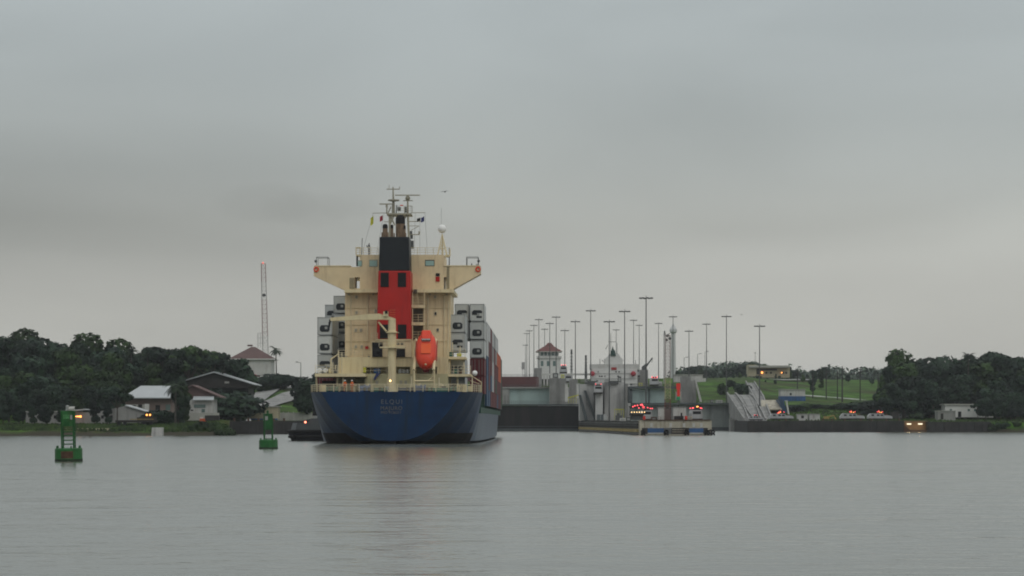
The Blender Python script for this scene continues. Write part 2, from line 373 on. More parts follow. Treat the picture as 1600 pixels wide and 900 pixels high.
def terrain():
    random.seed(5)
    Ds = sorted(set([560, 566, 570, 574, 578, 582, 586, 590, 594, 600, 606, 612, 620, 630, 640, 650, 660, 664, 667, 668, 669, 675, 685, 700, 720, 740, 755, 764, 768, 772, 776, 780, 784, 785, 795, 810, 830, 850, 865, 880, 885, 890, 900, 902, 915, 930, 945, 955, 960, 962, 964, 975, 990, 1010, 1030, 1050, 1070, 1080, 1090, 1094, 1110, 1130, 1150, 1170, 1200, 1240, 1280, 1320, 1360, 1400, 1460, 1520, 1600, 1700, 1800, 1950, 2100, 2300, 2600, 3000, 3400, 4000, 5000, 7000]))
    ps = sorted(set(list(range(-600, 2300, 14)) + [c[0] for c in COLS] + [741, 764, 771, 1051, 1074, 1076, 1089, 1091, 1139, 1146, 1167, 1169]))
    v = []; f = []
    from mathutils import noise
    for D in Ds:
        for p in ps:
            x = X(p, D); z = ground(p, D)
            if z > 1: z += .35 * noise.noise(Vector((x * .06, D * .06, 0))) + (.8 * noise.noise(Vector((x * .012, D * .012, 3))) if D > 1000 else 0)
            jx = noise.noise(Vector((x * .05, D * .05, 9))) * 2.5 if D < 600 else 0
            v.append((x, D + jx, z))
    # carry the sheet forward under the water to behind the camera and out to the sides
    n = len(ps)
    for i in range(len(Ds) - 1):
        for j in range(n - 1):
            a = i * n + j; f.append((a, a + 1, a + n + 1, a + n))
    b = len(v); v += [(-2500, -300, -4), (2500, -300, -4)]
    f.append((b, b + 1, n - 1, 0))
    m = bpy.data.materials.new("grassy_ground"); m.use_nodes = True; t = m.node_tree; nn = t.nodes; l = t.links
    bs = nn["Principled BSDF"]; bs.inputs["Roughness"].default_value = .95; bs.inputs["Specular IOR Level"].default_value = .1
    g = nn.new("ShaderNodeNewGeometry")
    def nz(sc, det):
        no = nn.new("ShaderNodeTexNoise"); no.inputs["Scale"].default_value = sc; no.inputs["Detail"].default_value = det; no.inputs["Roughness"].default_value = .65
        l.new(g.outputs["Position"], no.inputs[0]); return no.outputs[0]
    r = nn.new("ShaderNodeValToRGB"); e = r.color_ramp.elements
    e[0].position = .38; e[0].color = (.055, .055, .025, 1); e[1].position = .62; e[1].color = (.065, .155, .022, 1)
    k = e.new(.5); k.color = (.052, .105, .02, 1)
    l.new(nz(.03, 6), r.inputs[0])
    r2 = nn.new("ShaderNodeValToRGB"); e = r2.color_ramp.elements
    e[0].position = .38; e[0].color = (.45, .45, .45, 1); e[1].position = .64; e[1].color = (1.3, 1.25, 1.1, 1)
    l.new(nz(.14, 8), r2.inputs[0])
    mu = nn.new("ShaderNodeMixRGB"); mu.blend_type = 'MULTIPLY'; mu.inputs[0].default_value = 1; l.new(r.outputs[0], mu.inputs[1]); l.new(r2.outputs[0], mu.inputs[2])
    # bare muddy rim just above the waterline
    sp = nn.new("ShaderNodeSeparateXYZ"); l.new(g.outputs["Position"], sp.inputs[0])
    ad = nn.new("ShaderNodeMath"); ad.operation = 'MULTIPLY_ADD'; l.new(nz(.25, 5), ad.inputs[0]); ad.inputs[1].default_value = -2.2; l.new(sp.outputs[2], ad.inputs[2])
    mr = nn.new("ShaderNodeMapRange"); mr.inputs[1].default_value = -.5; mr.inputs[2].default_value = .3; mr.inputs[3].default_value = 1; mr.inputs[4].default_value = 0
    l.new(ad.outputs[0], mr.inputs[0])
    mi = nn.new("ShaderNodeMixRGB"); l.new(mr.outputs[0], mi.inputs[0]); l.new(mu.outputs[0], mi.inputs[1]); mi.inputs[2].default_value = (.05, .045, .032, 1)
    l.new(mi.outputs[0], bs.inputs["Base Color"])
    mb = MB(); mb.v = v; mb.f = f
    o = mb.build("ground", m, smooth=True, kind="structure"); return o
terrain()
def strip(name, pts, wd, m, lift=.12, **k):
    mb = MB(); P = []
    for (a, b) in zip(pts[:-1], pts[1:]):
        for i in range(8):
            t = i / 8; P.append((a[0]*(1-t)+b[0]*t, a[1]*(1-t)+b[1]*t))
    P.append(pts[-1])
    vs = []
    for i, (p, D) in enumerate(P):
        x = X(p, D); q = P[min(i+1, len(P)-1)]; q0 = P[max(i-1, 0)]
        dv = Vector((X(*q) - X(*q0), q[1] - q0[1])).normalized(); nv = Vector((-dv.y, dv.x))
        for s in (-1, 1):
            xx = x + nv.x * wd/2 * s; yy = D + nv.y * wd/2 * s
            vs.append((xx, yy, gxy(xx, yy) + .45 + lift))
    mb.add(vs, [(2*i, 2*i+1, 2*i+3, 2*i+2) for i in range(len(P)-1)])
    return mb.build(name, m, **k)
strip("road", [(385, 742), (420, 780), (452, 815), (480, 850)], 9, M['conc'], kind="structure")
strip("path", [(380, 775), (402, 820), (432, 872), (450, 920)], 9, M['conc'], kind="structure")
strip("road", [(1212, 1195), (1240, 1215), (1268, 1235)], 9, M['conc'], kind="structure")
strip("road", [(1255, 1010), (1300, 1020), (1345, 1010)], 12, M['concw'], kind="structure")
strip("road", [(1400, 860), (1430, 852), (1452, 838)], 8, M['conc'], kind="structure")

# ------------------------------------------------------------------ haze
hm = bpy.data.materials.new("haze_air"); hm.use_nodes = True; t = hm.node_tree; t.nodes.clear()
ho = t.nodes.new("ShaderNodeOutputMaterial"); pv = t.nodes.new("ShaderNodeVolumePrincipled")
pv.inputs["Color"].default_value = (.86, .90, .93, 1); pv.inputs["Density"].default_value = .00008; pv.inputs["Anisotropy"].default_value = .1
t.links.new(pv.outputs[0], ho.inputs["Volume"])
MB().box(-5200, 5200, -350, 7200, -6, 115).build("haze", hm, kind="stuff")
# ------------------------------------------------------------------ container ship
SX, SY, SH = -18.9, 370.0, R(0.9)
SL = math.sin(SH)
def sx(px, y=0): return (px - 800) * (SY + y) / F - SX - SL * y
def sz(py, y=0): return EYE + (HOR - py) * (SY + y) / F
def swp(x, y, z): return (SX + x * math.cos(SH) + y * math.sin(SH), SY - x * math.sin(SH) + y * math.cos(SH), z)
ship = empty("container_ship", (SX, SY, 0), -SH, label="large container ship seen from astern, dark blue stern, cream deckhouse and red and black funnel", cat="ship")
def sbox(mb, p0, p1, t, b, y0, y1): return mb.box(sx(p0, y0), sx(p1, y0), y0, y1, sz(b, y0), sz(t, y0))
def sprism(mb, pts, y0, y1): return mb.prism([(sx(p, y0), sz(q, y0)) for p, q in pts], y0, y1)

secs = [(0,11.0,.5,.40),(1.5,11.6,.25,.385),(4,12.5,-.3,.35),(8,13.4,-1.0,.26),(13,13.85,-2.2,.17),(20,13.9,-4,.11),(30,13.9,-6,.08),(60,13.9,-8,.04),(110,13.9,-8,.04),(150,13.7,-8,.06),(170,12,-8,.12),(188,8.4,-8,.3),(202,4,-8,.5),(212,.6,-8,.8)]
def sec_at(y):
    for a, b in zip(secs[:-1], secs[1:]):
        if y <= b[0]:
            t = (y - a[0]) / (b[0] - a[0]); return [a[k]*(1-t)+b[k]*t for k in (1, 2, 3)]
    return list(secs[-1][1:])
def half(y, z):
    B, zb, e = sec_at(y)
    t = max(0, min(1, (z - zb) / (8.2 - zb)))
    return B * t ** e
def hull_piece(ys, z0f, z1f, nz=14):
    mb = MB(); vs = []; ring = 2 * (nz + 1)
    for y in ys:
        z0, z1 = z0f(y), z1f(y); zs = [z0 + (z1 - z0) * (i / nz) ** 1.6 for i in range(nz + 1)]
        vs += [(half(y, z), y, z) for z in reversed(zs)] + [(-half(y, z), y, z) for z in zs]
    fs = []
    for i in range(len(ys) - 1):
        for j in range(ring):
            a = i * ring + j; b = i * ring + (j + 1) % ring
            fs.append((a, b, b + ring, a + ring))
    fs.append(tuple(range(ring))[::-1]); n = (len(ys) - 1) * ring; fs.append(tuple(range(n, n + ring)))
    return mb.add(vs, fs)
ys_p = [0, .7, 1.5, 2.7, 4, 6, 8, 10.5, 13, 16.5]
zbot = lambda y: sec_at(y)[1]
PO = 16.5
hm_ = hull_piece([0, .7, 1.5, 2.7, 4], lambda y: max(zbot(y), .45), lambda y: 8.2)
hm2 = hull_piece([4.002, 6, 8, 10.5, 13, 16.5], lambda y: 1.7, lambda y: 8.2)
hm_.add(hm2.v, hm2.f); hull = hm_.build("hull", M['hull'], ship)
hull_piece([PO+.004, 20, 25, 30, 45, 60, 90, 110, 130, 150, 160, 170, 180, 188, 195, 202, 208, 212], lambda y: .35, lambda y: 4.9).build("hull_side", M['hullside'], ship, label="blue side plating with pale sky sheen painted in")
hull_piece([4.05, 6, 8, 10.5, 13, 16.5], lambda y: min(zbot(y), .4), lambda y: 1.696).build("counter_shade", M['counterblack'], ship)  # shade beneath the counter, painted as a black band of hull
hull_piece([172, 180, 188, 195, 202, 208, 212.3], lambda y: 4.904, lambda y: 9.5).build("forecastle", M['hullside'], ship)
# rudder trunk showing at the foot of the counter
MB().prism([(-.5, -2), (.5, -2), (.6, 1.2), (-.6, 1.2)], 1, 4.5).build("rudder", M['counterblack'], ship)
# lettering on the transom
def text(body, size, px, py, y, m, space=1.15, name="lettering"):
    cu = bpy.data.curves.new(name, 'FONT'); cu.body = body; cu.size = size; cu.align_x = 'CENTER'; cu.align_y = 'CENTER'; cu.extrude = .01; cu.space_character = space
    to = bpy.data.objects.new(name, cu); C.objects.link(to)
    bpy.context.view_layer.update()
    me = bpy.data.meshes.new_from_object(to); bpy.data.objects.remove(to)
    me.materials.append(m)
    o = bpy.data.objects.new(name, me); C.objects.link(o); o.parent = ship
    o.location = (sx(px, y), y, sz(py, y)); o.rotation_euler = (R(90), 0, 0); return o
text("ELQUI", .98, 612, 628, -.03, M['textw'], 1.35, "ship_name_lettering")
text("MAJURO", .82, 611.5, 638, -.03, M['text'], 1.15, "home_port_lettering")
text("IMO 9126211", .58, 611, 644.6, -.03, M['text'], 1.0, "registry_number_lettering")
# stern deck rail and fairleads
pts = [(-half(y, 8.2) + .1, y, 8.2) for y in (12, 9, 6, 4, 2, .2)] + [(half(y, 8.2) - .1, y, 8.2) for y in (.2, 2, 4, 6, 9, 12)]
MB().rail(pts, 1.15, 4, 2.0, .055).build("stern_railing", M['creamrail'], ship)
for (a, b) in ((500, 508), (715, 728)):
    mb = MB()
    for k in range(5):
        q = a + (b - a) * k / 4; mb.tube((sx(q, .8), .8, 8.2), (sx(q, .8), .8, 9.25), .13, .13, 6)
    sbox(mb, a - 1, b + 1, 602.2, 603.2, .7, 1.0); sbox(mb, a - 1, b + 1, 610.5, 612.3, .6, 1.1)
    mb.build("roller_fairlead", M['cream2'], ship)
# mooring winches, blue and green
for (a, b, t_, m_) in ((560, 578, 601, 'blue'), (649, 665, 601, 'blue'), (622, 646, 604.5, 'hull'), (584, 604, 605, 'green'), (508, 528, 603.5, 'green'), (668, 700, 605, 'green'), (700, 713, 604, 'green')):
    mb = MB(); x0, x1 = sx(a, 3), sx(b, 3); r = (sz(t_, 3) - 8.2) / 2
    mb.tube((x0 + .15, 3.4, 8.2 + r), (x1 - .15, 3.4, 8.2 + r), r * .75, r * .75, 12)
    for q in (x0, x0 + (x1 - x0) * .5, x1 - .15): mb.tube((q, 3.4, 8.2 + r), (q + .15, 3.4, 8.2 + r), r, r, 12)
    mb.box(x0, x1, 3.1, 3.9, 8.2, 8.5)
    mb.build("mooring_winch", M[m_], ship)
# flagstaff with lit stern lantern
ff = MB(); x = sx(610, .6)
ff.lathe([(.42, 0), (.16, .75), (.07, 1.0)], (x, .6, 8.2), 10); ff.tube((x, .6, 9), (x, .6, sz(580, .6)), .05, .03, 6)
ff.bar((x - .5, .6, sz(591, .6)), (x + .55, .6, sz(591, .6)), .06); ff.bar((x - .5, .6, sz(600, .6)), (x + .55, .6, sz(600, .6)), .06)
ff.bar((x - .5, .6, sz(591, .6)), (x - .5, .6, sz(600, .6)), .05); ff.bar((x + .55, .6, sz(591, .6)), (x + .55, .6, sz(600, .6)), .05)
st = ff.build("flagstaff", M['creamrail'], ship)
MB().sphere((x, .3, sz(595, .6)), .17, 8, 6).build("stern_lantern", M['warmlamp'], st)

# accommodation block
H0 = 15.0
def panelled(name, mb, m, **k): return mb.build(name, m, ship, **k)
acc = sbox(MB(), 539, 704, 457, 612, H0, 28)
for q in list(range(546, 590, 7)) + list(range(665, 704, 7)):      # welded stiffeners
    sbox(acc, q, q + .5, 458, 558, H0 - .05, H0 + .05)
accommodation = panelled("accommodation_block", acc, M['cream'])
sl = sbox(MB(), 538, 591, 452, 457, 12.8, 29.3); sbox(sl, 645, 709, 452, 457, 12.8, 29.3); sbox(sl, 591, 645, 452.5, 456.5, 15.5, 29)
sl.build("bridge_deck", M['cream2'], ship)
br = sbox(MB(), 562, 693.5, 398, 452, 16, 27)
sbox(br, 545, 562, 417, 433, 16, 27); sbox(br, 545, 554.5, 433, 452, 16, 20); sbox(br, 554.5, 562, 450.6, 452, 16, 20)
sbox(br, 693.5, 708, 417, 433, 16, 27); sbox(br, 698, 708, 433, 452, 16, 20)
bridge = br.build("bridge_house", M['cream'], ship)
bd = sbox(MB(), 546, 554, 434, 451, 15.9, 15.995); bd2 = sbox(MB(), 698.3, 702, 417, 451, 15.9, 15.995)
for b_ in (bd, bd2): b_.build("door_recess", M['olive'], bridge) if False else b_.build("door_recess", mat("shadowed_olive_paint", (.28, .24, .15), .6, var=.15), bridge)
for a, b, t_, u in ((577.5, 589, 407, 416), (559, 565, 408, 415.5), (665, 678, 407.5, 415)):
    wf = sbox(MB(), a - .8, b + .8, t_ - 1.3, u + .6, 15.93, 15.99).build("window", M['dark'] if a > 600 else M['mast'], bridge)
    sbox(MB(), a, b, t_, u, 15.88, 15.925).build("pane", M['paleglass'], wf)
for a, b, t_, u, m_ in ((680.8, 687, 432.5, 440, 'red'), (681, 687, 427, 431.5, 'dark')):
    sbox(MB(), a, b, t_, u, 15.85, 15.99).build("fire_locker", M[m_], bridge)
# wings
WY = 16.0
for nm, P in (("left", [(490, 416), (547, 416), (547, 453), (537, 453), (490, 431)]), ("right", [(751, 416), (704, 416), (704, 453), (706, 453), (751, 428)])):
    wg = sprism(MB(), P, WY - .004, WY + 3.4).build("bridge_wing", M['cream'], ship)
    e0 = 490 if nm == "left" else 751; s = 1 if nm == "left" else -1
    sprism(MB(), [(e0 + s * 1, 414.6), (e0 + s * 57, 414.6), (e0 + s * 57, 416.2), (e0 + s * 1, 416.2)], WY - .1, WY + 3.5).build("wing_capping", M['cream2'], wg)
    fr = MB(); a = sx(e0 + s * 4, WY); b = sx(e0 + s * 22, WY); z0 = sz(415, WY); z1 = sz(401.5, WY)
    for q in (a, b): fr.bar((q, WY + .3, z0), (q, WY + .3, z1), .1)
    fr.bar((a, WY + .3, z1), (b, WY + .3, z1), .1); fr.bar((a, WY + 3, z1), (b, WY + 3, z1), .08)
    for q in (a, b): fr.bar((q, WY + 3, z0), (q, WY + 3, z1), .08); fr.bar((q, WY + .3, z1), (q, WY + 3, z1), .08)
    fr.build("awning_frame", M['steel'], wg)
    MB().sphere((sx(e0 + s * 3.2, WY), WY, sz(408, WY)), .24, 8, 6).build("navigation_light", M['steel'], wg)
    lr = MB().torus((sx(e0 + s * 4, WY), WY - .16, sz(421, WY)), .34, .11, 18, 6).build("life_ring", M['orange'])
    lr.location = (SX, SY, 0); lr.rotation_euler = (0, 0, -SH)
    tag(lr, "orange life ring hung on the outer end of the ship's %s bridge wing" % nm, "life ring", "life rings on the bridge wings")
# two dark seated figures behind the right wing coaming and a person on the top deck
# rails on the top deck
MB().rail([(sx(556, 16), 16, sz(398, 16)), (sx(591, 16), 16, sz(398, 16))], 1.15, 3, 1.3, .045).build("top_railing", M['creamrail'], ship)
MB().rail([(sx(640, 16), 16, sz(398, 16)), (sx(702, 16), 16, sz(398, 16)), (sx(702, 16), 20, sz(398, 16))], 1.15, 3, 1.3, .045).build("top_railing", M['creamrail'], ship)
tp = sbox(MB(), 556, 563, 386, 387, 16, 18); sbox(tp, 556, 565, 397.6, 400, 15.9, 18); sbox(MB(), 695, 702.5, 398, 401, 15.9, 18).build("lookout_platform", M['cream2'], ship)
for q in (556.3, 562.5): tp.bar((sx(q, 16), 16, sz(398, 16)), (sx(q, 16), 16, sz(386, 16)), .14)
tp.build("lookout_platform", M['cream2'], ship)
wp = MB(); wp.bar((sx(558, 16), 16, sz(400, 16)), (sx(558, 16), 16, sz(416, 16)), .3); MB().bar((sx(702, 16), 16, sz(400, 16)), (sx(702, 16), 16, sz(416, 16)), .15).build("roof_post", M['dark'], ship)
wp.build("roof_post", M['dark'], ship)
# windows on the deckhouse
for a, t_, m_ in ((557, 464, 'mast'), (557, 488.5, 'mast'), (680, 464, 'mast'), (680.5, 490, 'dark'), (684, 515.5, 'steel'), (556, 516, 'mast'), (564, 516, 'mast'), (556, 542, 'mast'), (565, 542, 'mast'), (587, 486, 'mast')):
    wf = sbox(MB(), a - 2.3, a + 2.3, t_ - 3, t_ + 3, H0 - .12, H0 - .055).build("window", M['creamrail'], accommodation)
    sbox(MB(), a - 1.6, a + 1.6, t_ - 2.2, t_ + 2.2, H0 - .15, H0 - .125).build("pane", M[m_], wf)
sbox(MB(), 570.5, 575.5, 541, 545.5, H0 - .3, H0 - .055).build("fire_locker", M['red'], accommodation)
# ladder tower right of the funnel
lt = MB()
for t_ in (476.5, 503.5): sbox(lt, 643, 663.5, t_, t_ + 4.6, 12.6, 14.9)
for q in (644.5, 663): lt.bar((sx(q, 12.7), 12.7, sz(531, 12.7)), (sx(q, 12.7), 12.7, sz(457, 12.7)), .16)
for q in (645, 652): lt.bar((sx(q, 13), 13, sz(477, 13)), (sx(q, 13), 13, sz(453, 13)), .1)
for k in range(9): lt.bar((sx(645, 13), 13, sz(476 - 2.6*k, 13)), (sx(652, 13), 13, sz(476 - 2.6*k, 13)), .07)
for t_ in (477, 504, 531): lt.rail([(sx(644, 12.7), 12.7, sz(t_, 12.7)), (sx(663, 12.7), 12.7, sz(t_, 12.7))], 1.3, 3, 1.2, .035)
lt.build("ladder_tower", M['cream2'], ship)
M['doorway'] = mat("dim_doorway", (.10, .085, .06), .7, var=.3)
for t_, u in ((482, 503), (509, 531)): sbox(MB(), 645.5, 661, t_, u, H0 - .1, H0 - .055).build("door_opening", M['doorway'], accommodation)
sbox(MB(), 646.5, 651.5, 452, 458, 12.5, 12.9).build("ladder_hatch", M['doorway'], ship)
# pipes, gutters and small fittings on the after bulkheads
for q, a, b in ((548.5, 459, 556), (575, 459, 530), (668.5, 459, 520), (694, 459, 556), (700.5, 470, 556)):
    pp = MB().tube((sx(q, 14.8), 14.8, sz(b, 14.8)), (sx(q, 14.8), 14.8, sz(a, 14.8)), .07, .07, 6)
    for k in range(4): zz = sz(a + (b - a) * (k + .5) / 4, 14.8); pp.box(sx(q, 14.8) - .14, sx(q, 14.8) + .14, 14.75, 14.95, zz - .05, zz + .05)
    pp.build("drain_pipe", M['creamrail'], accommodation)
for t_ in (481, 507, 533): sbox(MB(), 539.5, 589, t_, t_ + .5, H0 - .16, H0 - .051).build("deck_seam", M['cream2'], accommodation); sbox(MB(), 664, 703.5, t_, t_ + .5, H0 - .16, H0 - .051).build("deck_seam", M['cream2'], accommodation)
for q, t_ in ((545, 459), (583, 459), (672, 459), (698, 459), (541, 556), (576, 556)): sbox(MB(), q - 1, q + 1, t_, t_ + 1.8, H0 - .5, H0 - .056).build("deck_light", M['grey'], accommodation)
for q in (531, 553, 575, 655, 689):
    MB().lathe([(.22, 8.2), (.22, 9.1), (.42, 9.15), (.42, 9.4), (.15, 9.55)], (sx(q, 6.5), 6.5, 0), 10).build("mushroom_vent", M['cream2'], ship)
for q in (518, 537, 573, 597, 640, 671, 705):
    bo = MB()
    for d_ in (-.35, .35): bo.lathe([(.16, 8.2), (.16, 8.75), (.22, 8.8), (.22, 8.9)], (sx(q, 1.6) + d_, 1.6, 0), 8)
    bo.box(sx(q, 1.6) - .6, sx(q, 1.6) + .6, 1.4, 1.8, 8.2, 8.28); bo.build("mooring_bollard", M['black'], ship)
for q, a, b in ((531, 560, 582), (548, 560, 582), (688, 560, 582), (652, 588, 610), (606, 588, 610), (580, 588, 610)):
    y_ = 9.75 if b < 590 else 8.55; sbox(MB(), q - .4, q + .4, a, b, y_ - .06, y_).build("bulkhead_stiffener", M['cream'], ship)
for q, a, b, y_ in ((520, 566, 583, 5), (529, 548, 583, 8), (534, 551, 583, 8), (524, 571, 583, 6), (702, 566, 584, 10), (707, 535, 557, 12), (719, 541, 557, 12), (725, 566, 584, 10), (738, 590, 612, 4), (536, 590, 612, 5), (643, 588, 612, 5), (686, 590, 612, 5)):
    MB().tube((sx(q, y_), y_, sz(b, y_)), (sx(q, y_), y_, sz(a, y_)), .11, .08, 6).build("deck_post", M['creamrail'], ship)
for q, a, b, c, m_ in ((513, 517, 576, 583, 'cream2'), (521, 527, 578, 583, 'steel'), (709, 714, 577, 584, 'green'), (717, 722, 579, 584, 'rust'), (702, 708, 550, 557, 'green'), (714, 721, 552, 557, 'brightyellow'), (600, 607, 604, 612, 'grey'), (532, 537, 604, 612, 'black'), (690, 697, 603, 612, 'steel'), (731, 737, 604, 612, 'cream2')):
    y_ = 5.5 if q < 600 else (11.4 if c < 560 else (9.4 if c < 590 else 3.6)); 
    if c > 590: y_ = 3.6
    sbox(MB(), q, a, b, c, y_, y_ + .8).build("deck_locker", M[m_], ship, bevel=.06)
mb = MB(); mb.tube((sx(517, 7), 7, sz(583, 7)), (sx(517, 7), 7, sz(560, 7)), .14, .1, 6); mb.tube((sx(517, 7), 7, sz(561, 7)), (sx(529, 7), 7, sz(553, 7)), .11, .08, 6); mb.build("davit", M['cream2'], ship)
# funnel
FY = 10.0
sbox(MB(), 587, 642, 530, 532, 9.4, 15).build("funnel_foot", M['cream2'], ship)
fu = MB(); 
def tap(mb, a0, a1, b0, b1, t_, u, y0, y1):
    vs = []
    for z, p0, p1 in ((sz(u, y0), b0, b1), (sz(t_, y0), a0, a1)):
        vs += [(sx(p0, y0), y0, z), (sx(p1, y0), y0, z), (sx(p1, y0), y1, z), (sx(p0, y0), y1, z)]
    return mb.add(vs, [(0,3,2,1),(4,5,6,7),(0,1,5,4),(1,2,6,5),(2,3,7,6),(3,0,4,7)])
funnel = tap(MB(), 591, 641.5, 588.5, 641.8, 423, 530, FY, 15.9).build("funnel", M['red'], ship, bevel=.12)
tap(MB(), 593, 639, 591.7, 640, 370, 423, FY + .03, 15.9).build("funnel_top", M['black'], funnel, bevel=.12)
for a, b, t_, u in ((594.6, 607.5, 426, 448.5), (621.5, 634.5, 426, 448.5), (593.5, 606.5, 507, 529), (621.5, 635, 507, 529)):
    lv = MB(); sbox(lv, a, b, t_, u, FY - .06, FY + .1)
    for k in range(8): q = t_ + (u - t_) * (k + .3) / 8; sbox(lv, a + .7, b - .7, q, q + .5, FY - .12, FY - .06)
    lv.build("louvre", M['dark'], funnel)
def pipe(a, b, t_, soot, y):
    x = (sx(a, y) + sx(b, y)) / 2; r = (sx(b, y) - sx(a, y)) / 2; zt = sz(t_, y); zs = sz(soot, y)
    p = MB().lathe([(r, sz(376, y)), (r, zs)], (x, y, 0), 16).build("exhaust_pipe", M['exhaust'], funnel, smooth=False)
    MB().lathe([(r * 1.03, zs), (r * 1.03, zt - r * .7), (r * .8, zt - r * .2), (r * .45, zt)], (x, y, 0), 16).build("sooty_mouth", M['soot'], p)
pipe(597.8, 605.8, 350, 357, 12); pipe(610.2, 614.6, 351, 357, 12); pipe(618.3, 632.8, 336, 350, 12.5); pipe(630.8, 634, 352, 358, 11.5)
fl = MB()
for q in (597, 606, 612, 616, 622, 634): MB().tube((sx(q, 11), 11, sz(371, 11)), (sx(q, 11), 11, sz(363 + (q % 3), 11)), .13, .1, 8).build("funnel_vent", M['exhaust'], funnel)
# radar mast behind the funnel
MY = 20.0
def mline(mb, a, b, c, d, r, y=MY): return mb.tube((sx(a, y), y, sz(b, y)), (sx(c, y), y, sz(d, y)), r, r, 5)
mm = MB()
for q, q2 in ((608.5, 609), (640, 637)): mline(mm, q, 398, q2, 334, .2)
for q, q2 in ((608.5, 609), (640, 637)): mm.tube((sx(q, 23), 23, sz(398, 23)), (sx(q2, 23), 23, sz(334, 23)), .18, .18, 5)
mline(mm, 609, 334, 617, 352, .14); mline(mm, 617, 334, 609, 352, .14); mline(mm, 637, 334, 629, 346, .14)
sbox(mm, 604, 642.5, 333, 335.2, MY - .5, 24)
mast = mm.build("radar_mast", M['mast'], ship)
up = MB(); up.tube((sx(614, MY), MY + 1, sz(334, MY)), (sx(614, MY), MY + 1, sz(312, MY)), .28, .22, 8); up.tube((sx(614, MY), MY + 1, sz(312, MY)), (sx(613.5, MY), MY + 1, sz(291, MY)), .17, .1, 8)
up.lathe([(.3, 0), (.95, .12), (.95, .3), (.2, .32)], (sx(614.5, MY), MY + 1, sz(314, MY)), 14)
mline(up, 604, 295.5, 624.5, 295.5, .09, MY + 1); mline(up, 608, 295, 608, 289, .05, MY + 1); mline(up, 624.5, 295, 624.5, 291.5, .06, MY + 1); mline(up, 614, 313, 624, 313.2, .07, MY + 1); mline(up, 604, 334, 604.5, 322, .12); mline(up, 606, 333, 611, 323, .1)
up.build("topmast", M['mast'], mast)
u2 = MB(); u2.tube((sx(636.5, MY), MY + 1, sz(334, MY)), (sx(636.5, MY), MY + 1, sz(311, MY)), .2, .13, 8); mline(u2, 630, 313.6, 645, 313.6, .08, MY + 1)
u2.sphere((sx(636.5, MY), MY + 1, sz(309, MY)), .42, 10, 7); mline(u2, 632, 333, 632, 323, .07); mline(u2, 644, 333, 644, 322, .05); mline(u2, 636, 322, 644, 322, .05)
u2.build("signal_pole", M['mast'], mast)
for (a, b, c) in ((617, 656, 304.6), (592.5, 615, 318.4)):
    sc = MB(); x = (sx(a, MY) + sx(b, MY)) / 2; L_ = sx(b, MY) - sx(a, MY); sc.box(x - L_/2, x + L_/2, MY + .4, MY + .75, sz(c, MY) - .07, sz(c, MY) + .09); sc.tube((x, MY + .6, sz(c, MY) - .5), (x, MY + .6, sz(c, MY)), .2, .15, 8)
    sc.build("radar_scanner", M['mast'], mast)
ya = MB(); mline(ya, 582, 333, 604, 332.6, .055); mline(ya, 642, 332.6, 664, 332.2, .055); mline(ya, 637, 346, 659, 346, .08); mline(ya, 637, 353, 655, 353, .05); mline(ya, 640, 366.5, 655, 366.5, .09); mline(ya, 655, 366.5, 655, 361.5, .16)
mline(ya, 600, 346.5, 609, 346.5, .06); mline(ya, 655, 353, 642, 360, .05)
ya.build("signal_yard", M['mast'], mast)
rl = MB().rail([(sx(604, MY), MY - .4, sz(333, MY)), (sx(642.5, MY), MY - .4, sz(333, MY))], 1.15, 3, 1.1, .03); rl.build("mast_railing", M['mast'], mast)
eq = MB(); sbox(eq, 621, 626, 323.5, 329.5, MY, MY + .5); sbox(eq, 632, 635, 323, 332, MY, MY + .4); mline(eq, 619, 333, 620, 320.5, .09); sbox(eq, 640.5, 644, 361, 366, MY, MY + .5); sbox(eq, 641, 645, 367, 373, MY, MY + .5); sbox(eq, 642, 646, 376, 388, MY - 1, MY)
eq.build("mast_equipment", M['steel'], mast)
MB().box(sx(625, MY), sx(630, MY), MY, MY + .1, sz(321.5, MY), sz(320.2, MY)).build("red_beacon", M['sigred'], mast)
stays = MB()
for a, b, c, d_ in ((583, 333, 565, 398), (600, 333, 588, 398), (664, 332, 668, 398), (656, 346, 656, 398), (649, 332, 647, 398)): mline(stays, a, b, c, d_, .018)
mline(stays, 566, 372, 565, 398, .06, 17); mline(stays, 689.5, 351, 689.5, 325, .02, 17)
stays.build("rigging_wire", M['steel'], mast)
# flags
def flag(a, b, c, d_, m_, lab, sway):
    n = 6; vs = []; x0, x1, z1, z0 = sx(a, MY), sx(c, MY), sz(b, MY), sz(d_, MY)
    for i in range(n + 1):
        t = i / n; yy = MY + .18 * math.sin(t * 5); dr = -(.35 * t) * (z1 - z0)
        for z in (z0, z1):
            vs.append((x0 + (x1 - x0) * t, yy, z + dr)); 
    mb = MB().add(vs, [(2*i, 2*i+2, 2*i+3, 2*i+1) for i in range(n)])
    o = mb.build("signal_flag", M[m_]); o.location = (SX, SY, 0); o.rotation_euler = (0, 0, -SH)
    md = o.modifiers.new("thick", 'SOLIDIFY'); md.thickness = .03
    return tag(o, lab, "flag", "signal flags on the ship's mast")
flag(583.5, 337, 579, 349, 'flagy', "limp yellow flag hanging from the far left of the ship's mast yard", 0)
flag(598, 336, 593.5, 344, 'flagr', "small red and white flag between the yellow flag and the mast", 0)
flag(657, 340, 651.5, 345, 'darkcloth', "dark flag hanging nearest the mast on its right side", 0)
flag(663, 338, 658, 345.5, 'flagb', "blue flag at the outer right end of the mast yard", 0)
